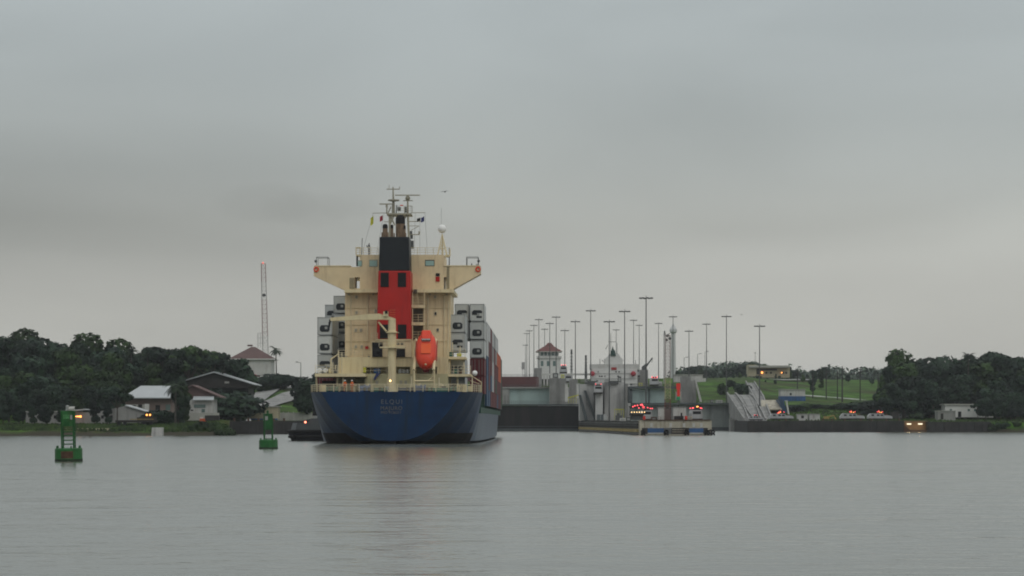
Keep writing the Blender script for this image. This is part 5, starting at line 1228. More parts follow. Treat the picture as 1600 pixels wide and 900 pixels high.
# ------------------------------------------------------------------ lock locomotives
def loco(front):
    r = empty("lock_locomotive")
    if front:     # seen end-on
        mb = MB(); mb.prism([(-1.5, .7), (1.5, .7), (1.5, 2.2), (1.3, 3.0), (-1.3, 3.0), (-1.5, 2.2)], 0, 9); b = mb.build("body", M['silver'], r)
        MB().box(-1.1, 1.1, -.05, .02, 1.9, 2.7).build("cab_window", M['dark'], b)
        MB().box(-1.55, 1.55, -.15, 9.1, .2, .7).build("underframe", M['shade'], r)
    else:
        mb = MB(); mb.prism([(-4.6, .8), (4.6, .8), (4.6, 1.5), (3.9, 1.9), (1.6, 2.0), (1.4, 2.6), (-3.4, 2.7), (-3.9, 2.4), (-4.6, 1.5)], 0, 2.6); b = mb.build("body", M['silver'], r)
        for a in (-3.2, -1.2, .2): MB().box(a, a + 1.0, -.06, .01, 1.75, 2.35).build("cab_window", M['dark'], b)
        MB().box(-4.3, 4.3, -.08, 2.65, .25, .9).build("underframe", M['shade'], r)
        w_ = MB()
        for a in (-3, -1.6, 1.6, 3): w_.lathe([(.45, -.12), (.45, 0)], (a, -.06, .45), 12, 'y')
        w_.build("wheels", M['dark'], r)
        MB().lathe([(.5, 0), (.5, .5), (.3, .6)], (2.6, 1.3, 1.9), 10).build("cable_drum", M['rust'], r)
    cab = MB().box(-.9, .9, .6, 2, 2.85 if front else 2.6, 3.5); cab.build("roof_housing", M['shade'], r)
    return r
P_ = {True: loco(True), False: loco(False)}; used_ = set()
def place_loco(front, p, D, z, label, lamps, sc=1.0, rows=None):
    if front in used_: o = copy_tree(P_[front])
    else: o = P_[front]; used_.add(front)
    o.location = (X(p, D), D, z); o.scale = (sc, sc, sc); tag(o, label, "locomotive", "lock locomotives")
    for i, (dx, dz, m_) in enumerate(lamps):
        l_ = MB().sphere((dx, .35, dz), .16, 8, 6); l_.build("signal_lamp", M[m_], o)
    return o
R_, O_ = 'redlamp', 'orangelamp'
place_loco(True, 935, 838, Z(616, 838), "locomotive with two red lamps on top of the centre wall's stepped end", [(-.95, 3.6, R_), (.95, 3.6, R_), (-1.2, 2.3, O_)])
place_loco(True, 880.5, 1110, 25.9, "small locomotive with red lamps just right of the control house", [(-.8, 3.6, R_), (0, 3.7, R_), (.9, 3.6, R_)], 1.1)
place_loco(True, 888, 1090, 21.3, "small locomotive with red lamps, lower one right of the control house", [(-.9, 3.6, R_), (.0, 3.7, R_), (.9, 3.6, R_)], 1.1)
place_loco(True, 993, 1080, 23.6, "locomotive with red lamps beside the white ship's right edge", [(-.9, 3.6, R_), (.3, 3.7, R_), (.9, 3.6, R_)], 1.3)
place_loco(True, 1023, 975, 18.0, "locomotive with red lamps above the pale right-lane gate", [(-1, 3.2, R_), (.8, 3.2, R_), (0, 3.2, R_)], 1.1)
place_loco(True, 1011, 640, 3.6, "locomotive with red lamps on the approach wall just left of the narrow white cabin", [(-2.3, 3.75, R_), (-1.2, 3.9, R_), (.2, 3.85, R_), (1.5, 3.6, R_)], .95)
place_loco(True, 1089, 612, 3.6, "locomotive with red and orange lamps at the right end of the pontoon", [(-1.8, 3.5, R_), (-1.2, 3.55, R_), (1.3, 3.5, R_), (.3, 3.95, O_), (.0, 3.95, O_)], .95)
place_loco(False, 1181, 790, 3.75, "silver locomotive with red lamps at the foot of the wide pale ramp", [(-.9, 3.3, R_), (-.4, 3.6, R_), (1.0, 3.3, R_), (-2.6, 2.0, O_)], .55)
place_loco(False, 1221, 794, 3.75, "silver locomotive with orange lamps in front of the slanted white roof", [(-.9, 3.0, O_), (-.3, 3.2, O_), (-1.4, 2.9, R_)], .88)
place_loco(False, 1332, 794, 3.75, "silver locomotive with orange lamps, left one of the pair on the right quay", [(-.4, 3.2, O_), (.4, 3.1, O_)], .9)
place_loco(False, 1375, 794, 3.75, "silver locomotive with orange lamps, right one of the pair on the right quay", [(-.2, 3.2, O_), (.5, 3.1, O_)], .9)
# lit gangway truck left of the pontoon
D = 625
tk = empty("cable_car_trolley", (X(990, D), D, 3.6), 0, label="open trolley with red lamps above a row of small yellow lamps", cat="trolley")
rb_(984, 1006, 646, 649, D, 3, tk, "bed", M['shade']); rb_(984, 1006, 634.5, 636.5, D, 3, tk, "canopy", M['shade']); rb_(985, 1005, 649, 656, D + .5, 2, tk, "undercarriage", M['steel'])
rb_(984, 985, 636, 647, D + 1, .3, tk, "upright", M['shade']); rb_(1005, 1006, 636, 647, D + 1, .3, tk, "upright", M['shade'])
for a, b in ((989, 635.5), (992, 634), (996, 633.5), (1001, 632.5), (1004, 634), (1006, 636), (1003, 632)):
    mb = MB().sphere((X(a, D), D - .2, Z(b, D)), .17, 8, 6); rel(mb, tk).build("red_lamp", M['redlamp'], tk)
for k in range(6):
    mb = MB().sphere((X(987 + 4*k, D), D - .2, Z(644, D)), .13, 8, 6); rel(mb, tk).build("yellow_lamp", M['warmlamp'], tk)
for a, lab in ((1006, "red drum standing left of the narrow white cabin"), (1071, "red drum at the right end of the wide white cabin")):
    mb = MB().lathe([(.32, 0), (.34, .03), (.32, .06), (.32, .55), (.34, .58), (.32, .61), (.32, 1.15), (.34, 1.18)], (X(a, 609), 607, 3.75), 12); one("oil_drum", mb, M['sigred'], lab, "drum", "red drums on the pontoon")
mb = MB(); wbox(mb, 933, 948, 647.5, 656.7, 836, 2.5); o = one("dark_container", mb, M['gateb'], "dark blue-grey container at the foot of the stepped concrete blocks", "container")
mb = MB(); wbox(mb, 938, 938.6, 647.7, 656.5, 835.9, .1); wbox(mb, 943, 948.2, 647.3, 656.7, 835.8, .2); mb.build("container_door", M['grey'], o)
mb = MB(); wbox(mb, 962, 972, 649, 656.5, 836, 1.6); wbox(mb, 964, 968, 645.5, 649, 836.3, 1); one("winch_unit", mb, M['steel'], "dark winch unit behind the yellow railing on the approach wall", "winch")
# ------------------------------------------------------------------ buildings
def bld(name, pc, D, label, cat="building"):
    return empty(name, (X(pc, D), D, gxy(X(pc, D), D)), 0, label=label, cat=cat)
def gable(o, name, p0, p1, pa, t, b, D, dep, m, th=.25, over=.6):   # gable end towards the camera, two sloping sheets
    x0, x1, xa = X(p0, D), X(p1, D), X(pa, D); z0, z1 = Z(b, D), Z(t, D)
    mb = MB(); mb.prism([(x0, z0), (xa, z1), (x1, z0), (x1, z0 - th), (xa, z1 - th), (x0, z0 - th)], D - over, D + dep + over)
    return rel(mb, o).build(name, m, o)
# left: house with long pale roof
D = 640
h = bld("house", 235, D, "long low house with pale tin roof behind the shore trees on the left")
rb_(196, 268, 619, 660, D + 3, 9, h, "wall", M['pink'])
mb = MB(); x0, x1 = X(207, D), X(267, D); z0, z1 = Z(621, D), Z(602, D)
mb.add([(x0 - 3, D + 1, z0), (x1 + 1, D + 1, z0), (x1 - .2, D + 8, z1), (x0 + 1, D + 8, z1), (x0 - 3, D + 15, z0), (x1 + 1, D + 15, z0), (x0 - 3, D + 1, z0 - .25), (x1 + 1, D + 1, z0 - .25), (x1 + 1, D + 15, z0 - .25), (x0 - 3, D + 15, z0 - .25)],
       [(0,1,2,3), (3,2,5,4), (0,6,7,1), (0,3,4), (1,5,2), (6,9,8,7), (4,5,8,9), (1,7,8,5), (0,4,9,6)])
rel(mb, h).build("roof", M['tin'], h)
rb_(195, 230, 632, 655, D + 1, 2, h, "porch", M['plaster'])
for a, b, c, d_, m_ in ((216, 222, 632, 637, 'dark'), (226, 233, 631, 641, 'white'), (259, 266, 632, 641, 'glass'), (206, 212, 633, 638, 'dark'), (243, 250, 633, 642, 'dark')):
    rb_(a, b, c, d_, D + (.9 if a < 230 else 2.9), .1, h, "window" if m_ != 'white' else "door", M[m_])
D = 655
h = bld("house", 318, D, "white house with dark gable roof and small pale porch roof near the left road")
rb_(296, 333, 624, 656, D, 9, h, "wall", M['whited'])
gable(h, "roof", 268, 345, 300, 601, 620, D + 1, 12, M['brownroof'], .3)
mb = MB(); mb.prism([(X(270, D), Z(621, D)), (X(300, D), Z(603, D)), (X(340, D), Z(621, D))], D + 1.5, D + 2); rel(mb, h).build("gable_wall", M['brownroof'], h)
mb = MB(); x0, x1 = X(302, D), X(335, D); mb.add([(x0, D - 1.5, Z(624.5, D)), (x1, D - 1.5, Z(624.5, D)), (x1 - .2, D + 1, Z(619, D)), (x0, D + 1, Z(619, D)), (x0, D - 1.5, Z(625.5, D)), (x1, D - 1.5, Z(625.5, D)), (x1 - .2, D + 1, Z(620, D)), (x0, D + 1, Z(620, D))], [(0,1,2,3),(7,6,5,4),(0,4,5,1),(1,5,6,2),(2,6,7,3),(3,7,4,0)]); rel(mb, h).build("porch_roof", M['tin'], h)
for a, b, c, d_, m_ in ((303, 321, 632, 637, 'glass'), (298, 302, 640, 642, 'dark'), (315, 320, 639, 644, 'glass')): rb_(a, b, c, d_, D - .1, .12, h, "window", M[m_])
rb_(292, 342, 645, 657, D - 5, 1, h, "boundary_wall", M['plaster'])
# long grey warehouse
D = 622
h = bld("warehouse", 150, D, "long low grey warehouse behind the shore lawn at far left")
rb_(40, 230, 644, 662, D, 8, h, "wall", M['conc'])
mb = MB(); mb.prism([(X(150, D), Z(644, D)), (X(197, D), Z(634, D)), (X(234, D), Z(645, D))], D + .004, D + 8); rel(mb, h).build("gable_wall", M['conc'], h)
mb = MB(); mb.prism([(X(196, D), Z(632.6, D)), (X(237, D), Z(645, D)), (X(237, D), Z(646.3, D)), (X(196, D), Z(634.3, D))], D - .5, D + 8.5); mb.prism([(X(110, D), Z(641, D)), (X(132, D), Z(638.7, D)), (X(136, D), Z(640.4, D)), (X(110, D), Z(643, D))], D - .8, D + 6); rel(mb, h).build("roof", M['tin'], h)
rb_(40, 120, 642.2, 644, D - .4, 9, h, "roof_edge", M['plaster'])
for a in (84, 158, 172): rb_(a, a + 4, 649, 654, D - .08, .1, h, "window", M['dark'])
MB_ = MB().sphere((X(127.5, D), D - 1.5, Z(650.8, D)), .28, 8, 6); MB_.tube((X(118, D), D - 1.5, Z(650.6, D)), (X(126, D), D - 1.5, Z(650.8, D)), .1, .16, 6); rel(MB_, h).build("orange_lamp", M['orangelamp'], h)
# open sided shed with white roof edge
D = 700
h = bld("open_shed", 336, D, "large dark open shed with white roof edges on the left slope")
x0, x1, xa = X(280, D), X(393, D), X(334, D)
mb = MB(); mb.prism([(x0, Z(596, D)), (xa, Z(582.5, D)), (x1, Z(600.5, D)), (x1 - 1, Z(606, D)), (x0 + 1, Z(606, D))], D + 1, D + 20); rel(mb, h).build("gable_wall", M['shade'], h)
rb_(284, 388, 606, 640, D + 4, 15, h, "wall", M['shade'])
mb = MB(); mb.prism([(x0 - 1, Z(597.5, D)), (xa, Z(580.3, D)), (x1 + .8, Z(600, D)), (x1 + .8, Z(601.5, D)), (xa, Z(582.2, D)), (x0 - 1, Z(599, D))], D, D + 21); rel(mb, h).build("roof", M['tin'], h)
rb_(351, 358, 596, 599, D + .85, .14, h, "sign_board", M['plaster'])
# hall with brown hipped roof
D = 900
h = bld("hall", 394, D, "tall pale hall with brown hipped roof on the left hilltop")
rb_(364, 423.5, 562, 586, D, 14, h, "wall", M['whited'])
hip(h, "roof", 392, 35, 3, 541, 560.5, D - 1, 17, M['brownroof']); rb_(386.5, 394, 538.6, 541, D + 6.5, 2, h, "roof_vent", M['brownroof'])
rb_(358, 428, 560.4, 562, D - 1, 17, h, "eaves", M['white'])
rb_(362, 400, 585, 589, D - 1, 15, h, "red_band", M['darkred']); rb_(364, 428, 589, 600, D - .5, 14, h, "lower_wall", M['white']); rb_(389, 394, 590, 600, D - .7, .25, h, "arched_door", M['darkred'])
for a in (404, 410, 416): rb_(a, a + 3, 592, 597, D - .7, .22, h, "window", M['pink'])
D = 690
h = bld("utility_building", 409, D, "low flat-roofed pale block with blue base beside the left road")
rb_(383, 434, 636, 654, D, 7, h, "wall", M['beige']); rb_(382, 436, 634.6, 636, D - .4, 8, h, "roof", M['plaster']); rb_(383.2, 433.8, 653.8, 656, D - .1, .12, h, "blue_base", M['blue'])
mb = MB(); wbox(mb, 434, 492, 645, 657, 700, .5); 
for k in range(8): wbox(mb, 434 + 8*k, 435 + 8*k, 643.5, 657, 699.8, .8)
one("boundary_fence", mb, M['plaster'], "low grey boundary wall running from the pale block towards the ship", "wall")
mb = MB(); D = 581; mb.prism([(X(235.5, D), -1), (X(252.5, D), -1), (X(253, D), Z(668, D)), (X(237.5, D), Z(668, D))], D, D + 3)
one("concrete_block", mb, M['concw'], "pale concrete block standing at the water's edge on the left shore", "block")
mb = MB(); D = 588; mb.box(X(103, D), X(172, D), D, D + 2, 1.2, Z(669.3, D)); one("concrete_ledge", mb, M['beige'], "long thin pale ledge on the shore grass behind the near buoy", "ledge")
# vehicles on the left shore
D = 604
fb = empty("flatbed_truck", (X(215, D), D, gxy(X(215, D), D)), 0, label="long dark flatbed truck with yellow edge and orange lamps on the left shore", cat="truck")
rb_(180, 244, 656.5, 660, D, 2.5, fb, "bed", M['shade']); rb_(214, 243, 652, 656.5, D + .2, 2, fb, "cab", M['shade']); rb_(203, 240, 654.6, 655.6, D - .06, .1, fb, "yellow_edge", M['yellow'])
mb = MB()
for p in (186, 195, 225, 236): mb.lathe([(.45, 0), (.45, .4)], (X(p, D), D - .1, Z(661, D)), 12, 'y')
rel(mb, fb).build("wheels", M['dark'], fb)
for p in (229.5, 234.5): mb = MB().sphere((X(p, D), D - .1, Z(648.3, D)), .24, 8, 6); rel(mb, fb).build("orange_lamp", M['orangelamp'], fb)
rb_(226, 238, 647, 652, D + .4, 1, fb, "lamp_frame", M['shade'])
D = 612
cr_ = empty("small_truck", (X(315, D), D, gxy(X(315, D), D)), 0, label="small orange and white truck beside the shore shrubs on the left", cat="truck")
rb_(312, 320, 654, 658.5, D, 3, cr_, "body", M['corange']); rb_(312.5, 317, 651.7, 654, D + .2, 1.6, cr_, "cab", M['white']); rb_(320, 342, 649, 657, D + 1, 2.4, cr_, "dark_trailer", M['shade'])
D = 648
cr2 = empty("parked_car", (X(374, D), D, gxy(X(374, D), D)), 0, label="pale car parked by the pale block above the quay wall", cat="car")
mb = MB(); mb.prism([(X(370, D), Z(657.5, D)), (X(377.5, D), Z(657.5, D)), (X(377, D), Z(655.6, D)), (X(375.5, D), Z(654.4, D)), (X(372, D), Z(654.4, D)), (X(370.5, D), Z(655.8, D))], D + 22, D + 24); rel(mb, cr2).build("body", M['white'], cr2)
rb_(371.8, 375.6, 654.6, 655.6, D + 21.9, .15, cr2, "windows", M['dark'])
# driftwood
mb = MB(); D = 500
for a, b, c, d_ in ((131, 684.6, 134, 680.5), (131, 684.6, 129.5, 682), (139, 685, 140.5, 679.5), (142, 685, 142.5, 682), (140, 683, 144, 682.5)): mb.tube((X(a, D), D, Z(b, D)), (X(c, D), D, Z(d_, D)), .09, .04, 5)
mb.tube((X(133, D), D, -.3), (X(131, D), D, Z(684, D)), .1, .09, 5); mb.tube((X(140, D), D, -.3), (X(139, D), D, Z(684.5, D)), .1, .09, 5)
one("drowned_branch", mb, M['bark'], "thin bare branches sticking out of the water right of the near buoy", "branch")

# right side buildings
D = 1330
h = bld("building", 1206, D, "long beige flat-roofed building with lit porch lamps on the right hill")
rb_(1169, 1182, 570, 588, D + 2, 10, h, "left_wing", M['beige']); rb_(1182, 1234, 574, 590, D + 4, 9, h, "wall", M['beige']); rb_(1171, 1233, 571, 574.2, D, 13, h, "roof", M['plaster'])
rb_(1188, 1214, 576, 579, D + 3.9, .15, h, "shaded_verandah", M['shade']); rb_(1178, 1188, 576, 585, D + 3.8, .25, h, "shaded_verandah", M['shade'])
for a in (1196, 1203, 1222, 1227): rb_(a, a + 3, 581, 584, D + 3.9, .15, h, "window", M['dark'])
for p, s_ in ((1191.5, .55), (1222.5, .35)): mb = MB().sphere((X(p, D), D + 3, Z(582, D)), s_, 8, 6); rel(mb, h).build("porch_lamp", M['orangelamp'], h)
D = 955
h = bld("blue_white_building", 1238, D, "flat-roofed building, white above and blue below, on the right grass bank")
rb_(1220, 1258, 609, 619, D, 8, h, "upper_wall", M['whited']); rb_(1219.5, 1258.5, 619, 627, D - .2, 8.4, h, "lower_wall", M['blue']); rb_(1218.5, 1259, 608, 609, D - .4, 9, h, "roof", M['plaster']); rb_(1234, 1237, 614, 617.5, D - .1, .12, h, "window", M['dark'])
D = 860
h = bld("sloping_shed", 1210, D, "low shed with pale sloping roof and dark blue end behind the second locomotive")
mb = MB(); a = [(X(1190, D), D, Z(639, D)), (X(1222, D), D, Z(639, D)), (X(1219, D + 14), D + 14, Z(625, D + 14)), (X(1189, D + 14), D + 14, Z(625, D + 14))]
mb.add(a + [(p[0], p[1], p[2] - .4) for p in a], [(0,1,2,3),(7,6,5,4),(0,4,5,1),(1,5,6,2),(2,6,7,3),(3,7,4,0)]); rel(mb, h).build("roof", M['dirtycream'], h)
mb = MB(); wprism(mb, [(1218, 624), (1224, 624), (1230, 645), (1222.5, 645)], D + .5, 12); rel(mb, h).build("blue_end_wall", M['cblue'], h)
rb_(1200, 1206, 640, 646, D + 2, 3, h, "wall", M['yellow']); rb_(1206, 1222, 640, 650, D + 3, 3, h, "back_wall", M['shade'])
mb = MB(); wprism(mb, [(1228, 626.5), (1230, 626.5), (1233.8, 648), (1231.6, 648)], 830, 1); wprism(mb, [(1227, 625.8), (1231, 625.8), (1231, 627), (1227, 627)], 829.8, 1.4); one("leaning_post", mb, M['white'], "leaning white post right of the sloping shed", "post")
for i, (a, b) in enumerate(((1247, 1262), (1265, 1281))):
    h = empty("cabin", (X(a, 792), 792, 3.7), 0, label="small white box cabin on the right quay, %s one of two" % ("left" if i == 0 else "right"), cat="cabin", group="white box cabins on the right quay")
    rb_(a, b, 647.3, 657, 792, 4, h, "wall", M['whited']); rb_(a + 5, a + 9, 649.5, 653.5, 791.9, .12, h, "window", M['dark'] if i == 0 else M['plaster']); rb_(a - .4, b + .4, 646.5, 647.3, 791.7, 4.6, h, "roof", M['plaster'])
ex = empty("excavator", (X(1292, 798), 798, 3.8), 0, label="small yellow excavator on the quay grass right of the white cabins", cat="excavator")
rb_(1288, 1296, 650.5, 655, 798, 2.4, ex, "body", M['yellow']); rb_(1286, 1298, 655, 657.5, 797.8, 2.8, ex, "tracks", M['shade'])
mb = MB(); mb.tube((X(1294, 798), 799, Z(652, 798)), (X(1303, 798), 799, Z(649, 798)), .25, .2, 5); mb.tube((X(1303, 798), 799, Z(649, 798)), (X(1307, 798), 799, Z(656, 798)), .2, .3, 5); rel(mb, ex).build("arm", M['yellow'], ex)
D = 800
tr_ = empty("dark_truck", (X(1400, D), D, 4), 0, label="dark box truck parked right of the locomotive pair", cat="truck")
rb_(1393, 1404, 643.5, 654, D, 2.6, tr_, "cargo_box", M['shade']); rb_(1404.3, 1409, 646.5, 654, D + .2, 2.3, tr_, "cab", M['steel']); rb_(1405.5, 1408.6, 647.5, 650, D + .1, .12, tr_, "window", M['dark'])
mb = MB()
for p in (1396, 1407): mb.lathe([(.5, 0), (.5, .4)], (X(p, D), D - .1, Z(655, D)), 12, 'y')
rel(mb, tr_).build("wheels", M['dark'], tr_)
for i, p in enumerate((1451, 1461.5)):
    mb = MB(); wbox(mb, p - 1.1, p + 1.1, 632, 641, 850, .6); wbox(mb, p - .5, p + .5, 641, 652, 850.1, .4); one("sign_post", mb, M['whited'], "white panel on a post left of the white house, %s one" % ("left" if i == 0 else "right"), "sign", "white panels near the white house")
D = 815
h = bld("white_house", 1505, D, "white low house under the dark trees at right")
rb_(1477, 1534, 633, 652, D, 8, h, "wall", M['white']); rb_(1475.5, 1535, 631, 633, D - .5, 9, h, "roof", M['plaster']); rb_(1497, 1502, 643, 651.5, D - .1, .12, h, "door", M['dark'])
for a in (1484, 1512, 1522): rb_(a, a + 3.5, 639, 642.5, D - .08, .1, h, "window", M['glass'])
h = bld("grey_shed", 1480, 800, "small grey shed in front of the white house's left end")
rb_(1465, 1493, 642.5, 657, 800, 5, h, "wall", M['conc']); rb_(1464.5, 1493.5, 641.5, 642.5, 799.7, 5.6, h, "roof", M['plaster']); rb_(1470, 1474, 646, 655, 799.9, .12, h, "door", M['shade'])
mb = MB(); wbox(mb, 1530, 1552, 650.5, 652.3, 822, 3); wbox(mb, 1533, 1547, 649.3, 650.5, 822.3, 2.2); o = one("parked_car", mb, M['whited'], "pale car parked right of the white house", "car")
mb = MB(); wbox(mb, 1535, 1545, 649.6, 650.4, 822.2, .1); mb.build("windows", M['dark'], o)
D = 1110
h = bld("lock_building", 1092, D, "white flat building with blue base behind the grass bank, beside the slim pier")
rb_(1054, 1098, 586, 597, D, 7, h, "wall", M['whited']); rb_(1086, 1103, 591, 600, D - 2, 5, h, "annexe", M['whited']); rb_(1086, 1103, 597, 600, D - 2.15, .16, h, "blue_base", M['blue']); rb_(1053, 1099, 585, 586, D - .5, 8, h, "roof", M['plaster'])
mb = MB(); wbox(mb, 846, 928, 583.5, 586, 1052, 5); o = one("gantry_deck", mb, M['whited'], "long white walkway deck between the control house and the white ship", "gantry")
mb = MB(); 
for a in (849, 854, 876): wbox(mb, a, a + 2.5, 587, 603, 1149, 2)
mb.build("gantry_leg", M['whited'], o)

# ------------------------------------------------------------------ trees
def leafquads(mb, c, r, n, size, rng, squash=.8, inner=.55):
    for _ in range(n):
        while True:
            v = Vector((rng.uniform(-1, 1), rng.uniform(-1, 1), rng.uniform(-1, 1)))
            if .05 < v.length < 1: break
        v.normalize(); rad = r * (inner + (1.06 - inner) * rng.random() ** .5)
        p = Vector(c) + Vector((v.x * rad, v.y * rad, v.z * rad * squash))
        nn = (v + Vector((rng.uniform(-.8, .8), rng.uniform(-.8, .8), rng.uniform(-.3, 1.0)))).normalized()
        a = nn.orthogonal().normalized(); a.rotate(Matrix.Rotation(rng.uniform(0, 6.28), 3, nn)); b = nn.cross(a)
        s = size * rng.uniform(.55, 1.25)
        i = len(mb.v); mb.v += [tuple(p - a*s*.5), tuple(p + b*s*.32), tuple(p + a*s*.5), tuple(p - b*s*.32 + nn*s*.1)]; mb.f.append((i, i+1, i+2, i+3))
def crown_mesh(seed, kind, leaf=.95, dens=1.0):
    rng = random.Random(seed); lobes = []
    if kind == 'round':      # about 12 m tall, unit crown radius 5
        for k in range(15):
            a = rng.uniform(0, 6.28); q = rng.uniform(0, 3.9); z = rng.uniform(4.2, 11) - q * .35
            lobes.append((q*math.cos(a), q*math.sin(a), z, rng.uniform(1.3, 2.5)))
        lobes += [(0, 0, 7, 3.2), (1.5, .5, 5.2, 2.6), (-1.6, -.5, 5.4, 2.6)]
    elif kind == 'spread':   # flat umbrella crown
        for k in range(15):
            a = rng.uniform(0, 6.28); q = rng.uniform(.5, 6.2); z = 10.6 - q*.22 + rng.uniform(-1.2, .6)
            lobes.append((q*math.cos(a), q*math.sin(a), z, rng.uniform(.9, 1.7)))
    elif kind == 'tall':
        for k in range(17):
            a = rng.uniform(0, 6.28); z = rng.uniform(2.2, 13.5); q = rng.uniform(0, 2.7) * (1 - abs(z - 7) / 11)
            lobes.append((q*math.cos(a), q*math.sin(a), z, rng.uniform(1.2, 2.1)))
    elif kind == 'bush':
        for k in range(9):
            a = rng.uniform(0, 6.28); q = rng.uniform(0, 2.6)
            lobes.append((q*math.cos(a), q*math.sin(a), rng.uniform(.6, 2.4), rng.uniform(.8, 1.5)))
    mb = MB()
    for x, y, z, r in lobes:
        leafquads(mb, (x, y, z), r, int(62 * r * r * dens), leaf, rng, .75 if kind != 'spread' else .5)
    return mb, lobes
def trunk_mesh(lobes, h0, r=.35):
    mb = MB(); mb.tube((0, 0, -2.5), (.1, 0, h0), r, r * .7, 7)
    for i, (x, y, z, q) in enumerate(lobes[:9]): mb.tube((.1, 0, h0 - .5), (x*.8, y*.8, z), r*.45, r*.12, 5)
    return mb
TP = {}
for i, (nm, kind, m_, leaf, dens) in enumerate([('r0','round','leaf',1.0,1),('r1','round','leafb',.95,1),('r2','round','leaf',1.05,1),('t0','tall','leaf',.95,1.05),('t1','tall','leafb',.9,1.05),('s0','spread','leaf',.85,1.0),('s1','spread','leafb',.85,1.0),('b0','bush','leafb',.6,1.6),('b1','bush','leaf',.65,1.6)]):
    mb, lobes = crown_mesh(100 + i, kind, leaf, dens)
    nmn = 'shrub' if kind == 'bush' else 'broadleaf_tree'
    r = empty(nmn); mb.build("crown", M[m_], r); trunk_mesh(lobes, {'round': 4.5, 'tall': 6, 'spread': 6.5, 'bush': .8}[kind], .12 if kind == 'bush' else .35).build("trunk", M['bark'], r)
    TP[nm] = [r, False]
def palm(p, D, top, label, group, cat="tree", fr=22, cs=1.0, seed=[0]):
    """a single palm: trunk from the ground to the row of its crown, fronds about three metres long"""
    seed[0] += 1; rng = random.Random(seed[0]); x = X(p, D); z0 = gxy(x, D); H = Z(top, D) - z0 - 1.6 * cs
    r = empty("palm_tree", (x, D, z0), 0); t = MB(); q = Vector((0, 0, -1)); bend = rng.uniform(-.5, .5)
    for k in range(6):
        u = (k + 1) / 6; q2 = Vector((bend * u * u, 0, H * u)); t.tube(q, q2, .27 - .015*k, .26 - .015*k, 7); q = q2
    t.build("trunk", M['palebark'], r); c = MB()
    for k in range(fr):
        a = 6.28 * k / fr + rng.uniform(-.2, .2); el = rng.uniform(-.35, 1.3); ln = rng.uniform(2.6, 3.5) * cs; pts = []; w = Vector(q)
        d_ = Vector((math.cos(a)*math.cos(el), math.sin(a)*math.cos(el), math.sin(el)))
        for s_ in range(9): pts.append(w.copy()); w = w + d_ * ln / 8; d_ = (d_ + Vector((0, 0, -.24))).normalized()
        for s_ in range(1, 9):
            u = (pts[s_] - pts[s_-1]).normalized(); sd_ = u.cross(Vector((0, 0, 1)))
            if sd_.length < .01: continue
            sd_.normalize(); wl = (.62 * math.sin(math.pi * min(1, (s_ + .8) / 9.6)) + .1) * cs
            for sg_ in (-1, 1):
                for h_ in (0, .5):
                    b0 = pts[s_-1].lerp(pts[s_], h_); e_ = b0 + sd_ * sg_ * wl + Vector((0, 0, -.55 * wl)) + u * .3 * cs
                    i = len(c.v); c.v += [tuple(b0), tuple(b0 + u*.2*cs), tuple(e_)]; c.f.append((i, i+1, i+2))
    c.build("crown", M['palm'], r); return tag(r, label, cat, group)
TN = {}
def tree(k, p, D, top, label, group, wide=1.0, base=None, cat="tree"):
    """top: row of the crown's top; the height follows from the ground there"""
    x = X(p, D); z0 = gxy(x, D) if base is None else base
    Hn = {'r': 11.9, 't': 14.0, 's': 11.4, 'b': 3.3, 'p': 12.0}[k[0]]
    s = max(.15, (Z(top, D) - z0) / Hn)
    pr = TP[k]
    if pr[1]: o = copy_tree(pr[0])
    else: o = pr[0]; pr[1] = True
    o.location = (x, D, z0 - .1); o.rotation_euler = (0, 0, random.uniform(0, 6.28)); ws = s * wide
    o.scale = (ws, ws, s); tag(o, label, cat, group); return o
random.seed(21)
def row(ps, D, fn, kinds, group, labf, wide=1.0, dj=6):
    ps = sorted(ps); 
    for i, p in enumerate(ps): tree(random.choice(kinds), p, D + random.uniform(-dj, dj), fn(p) + random.uniform(-5, 5), labf(i, p), group, wide * random.uniform(.9, 1.15))
def interp(tab):
    def f(p):
        for a, b in zip(tab[:-1], tab[1:]):
            if p <= b[0]: return a[1] + (b[1]-a[1]) * max(0, (p - a[0])) / (b[0] - a[0])
        return tab[-1][1]
    return f
GL = "trees of the dark wood on the left shore"
sk = interp([(-60, 520), (0, 518), (30, 513), (60, 517), (75, 532), (100, 530), (120, 534), (140, 527), (165, 530), (185, 534), (200, 541), (212, 552), (225, 556), (245, 550), (270, 543), (290, 541), (320, 550), (340, 556), (370, 556), (388, 566)])
D0 = 720
row([-25, -2, 22, 45, 62, 82, 101, 122, 141, 160, 180, 199, 216, 232, 250, 268, 286, 304, 322, 340, 356, 370], 740, sk, ['r0','r1','r2','r0'], GL, lambda i, p: "broad dark tree on the skyline of the left wood, %s from the left edge" % ORD[i], 1.0, 18)
row([-30, -5, 20, 42, 66, 90, 112, 134, 156, 178, 198, 220, 244, 264], 690, lambda p: sk(p) + 18, ['r0','r1','r2','t0'], GL, lambda i, p: "dark tree just below the skyline of the left wood, %s from the left edge" % ORD[i], 1.0, 10)
row([-20, 8, 34, 60, 86, 110, 135, 160, 184], 655, lambda p: 578 + (p % 5) * 2, ['r0','r2','t0','t1','r1'], GL, lambda i, p: "dark tree in the middle row of the left wood, %s from the left edge" % ORD[i], 1.15, 8)
row([-12, 14, 36, 62, 88, 116, 142, 168], 634, lambda p: 598 + (p % 4) * 3, ['r0','r2','t0','r1'], GL, lambda i, p: "dark tree in the left wood's front row over the warehouse, %s from left" % ORD[i], 1.1, 5)
row([5, 30, 50, 72, 100, 147, 168], 612, lambda p: 622 + p % 7, ['r0', 't0', 'r2'], GL, lambda i, p: "lower shore tree before the grey warehouse, %s from the left" % ORD[i], .8, 3)
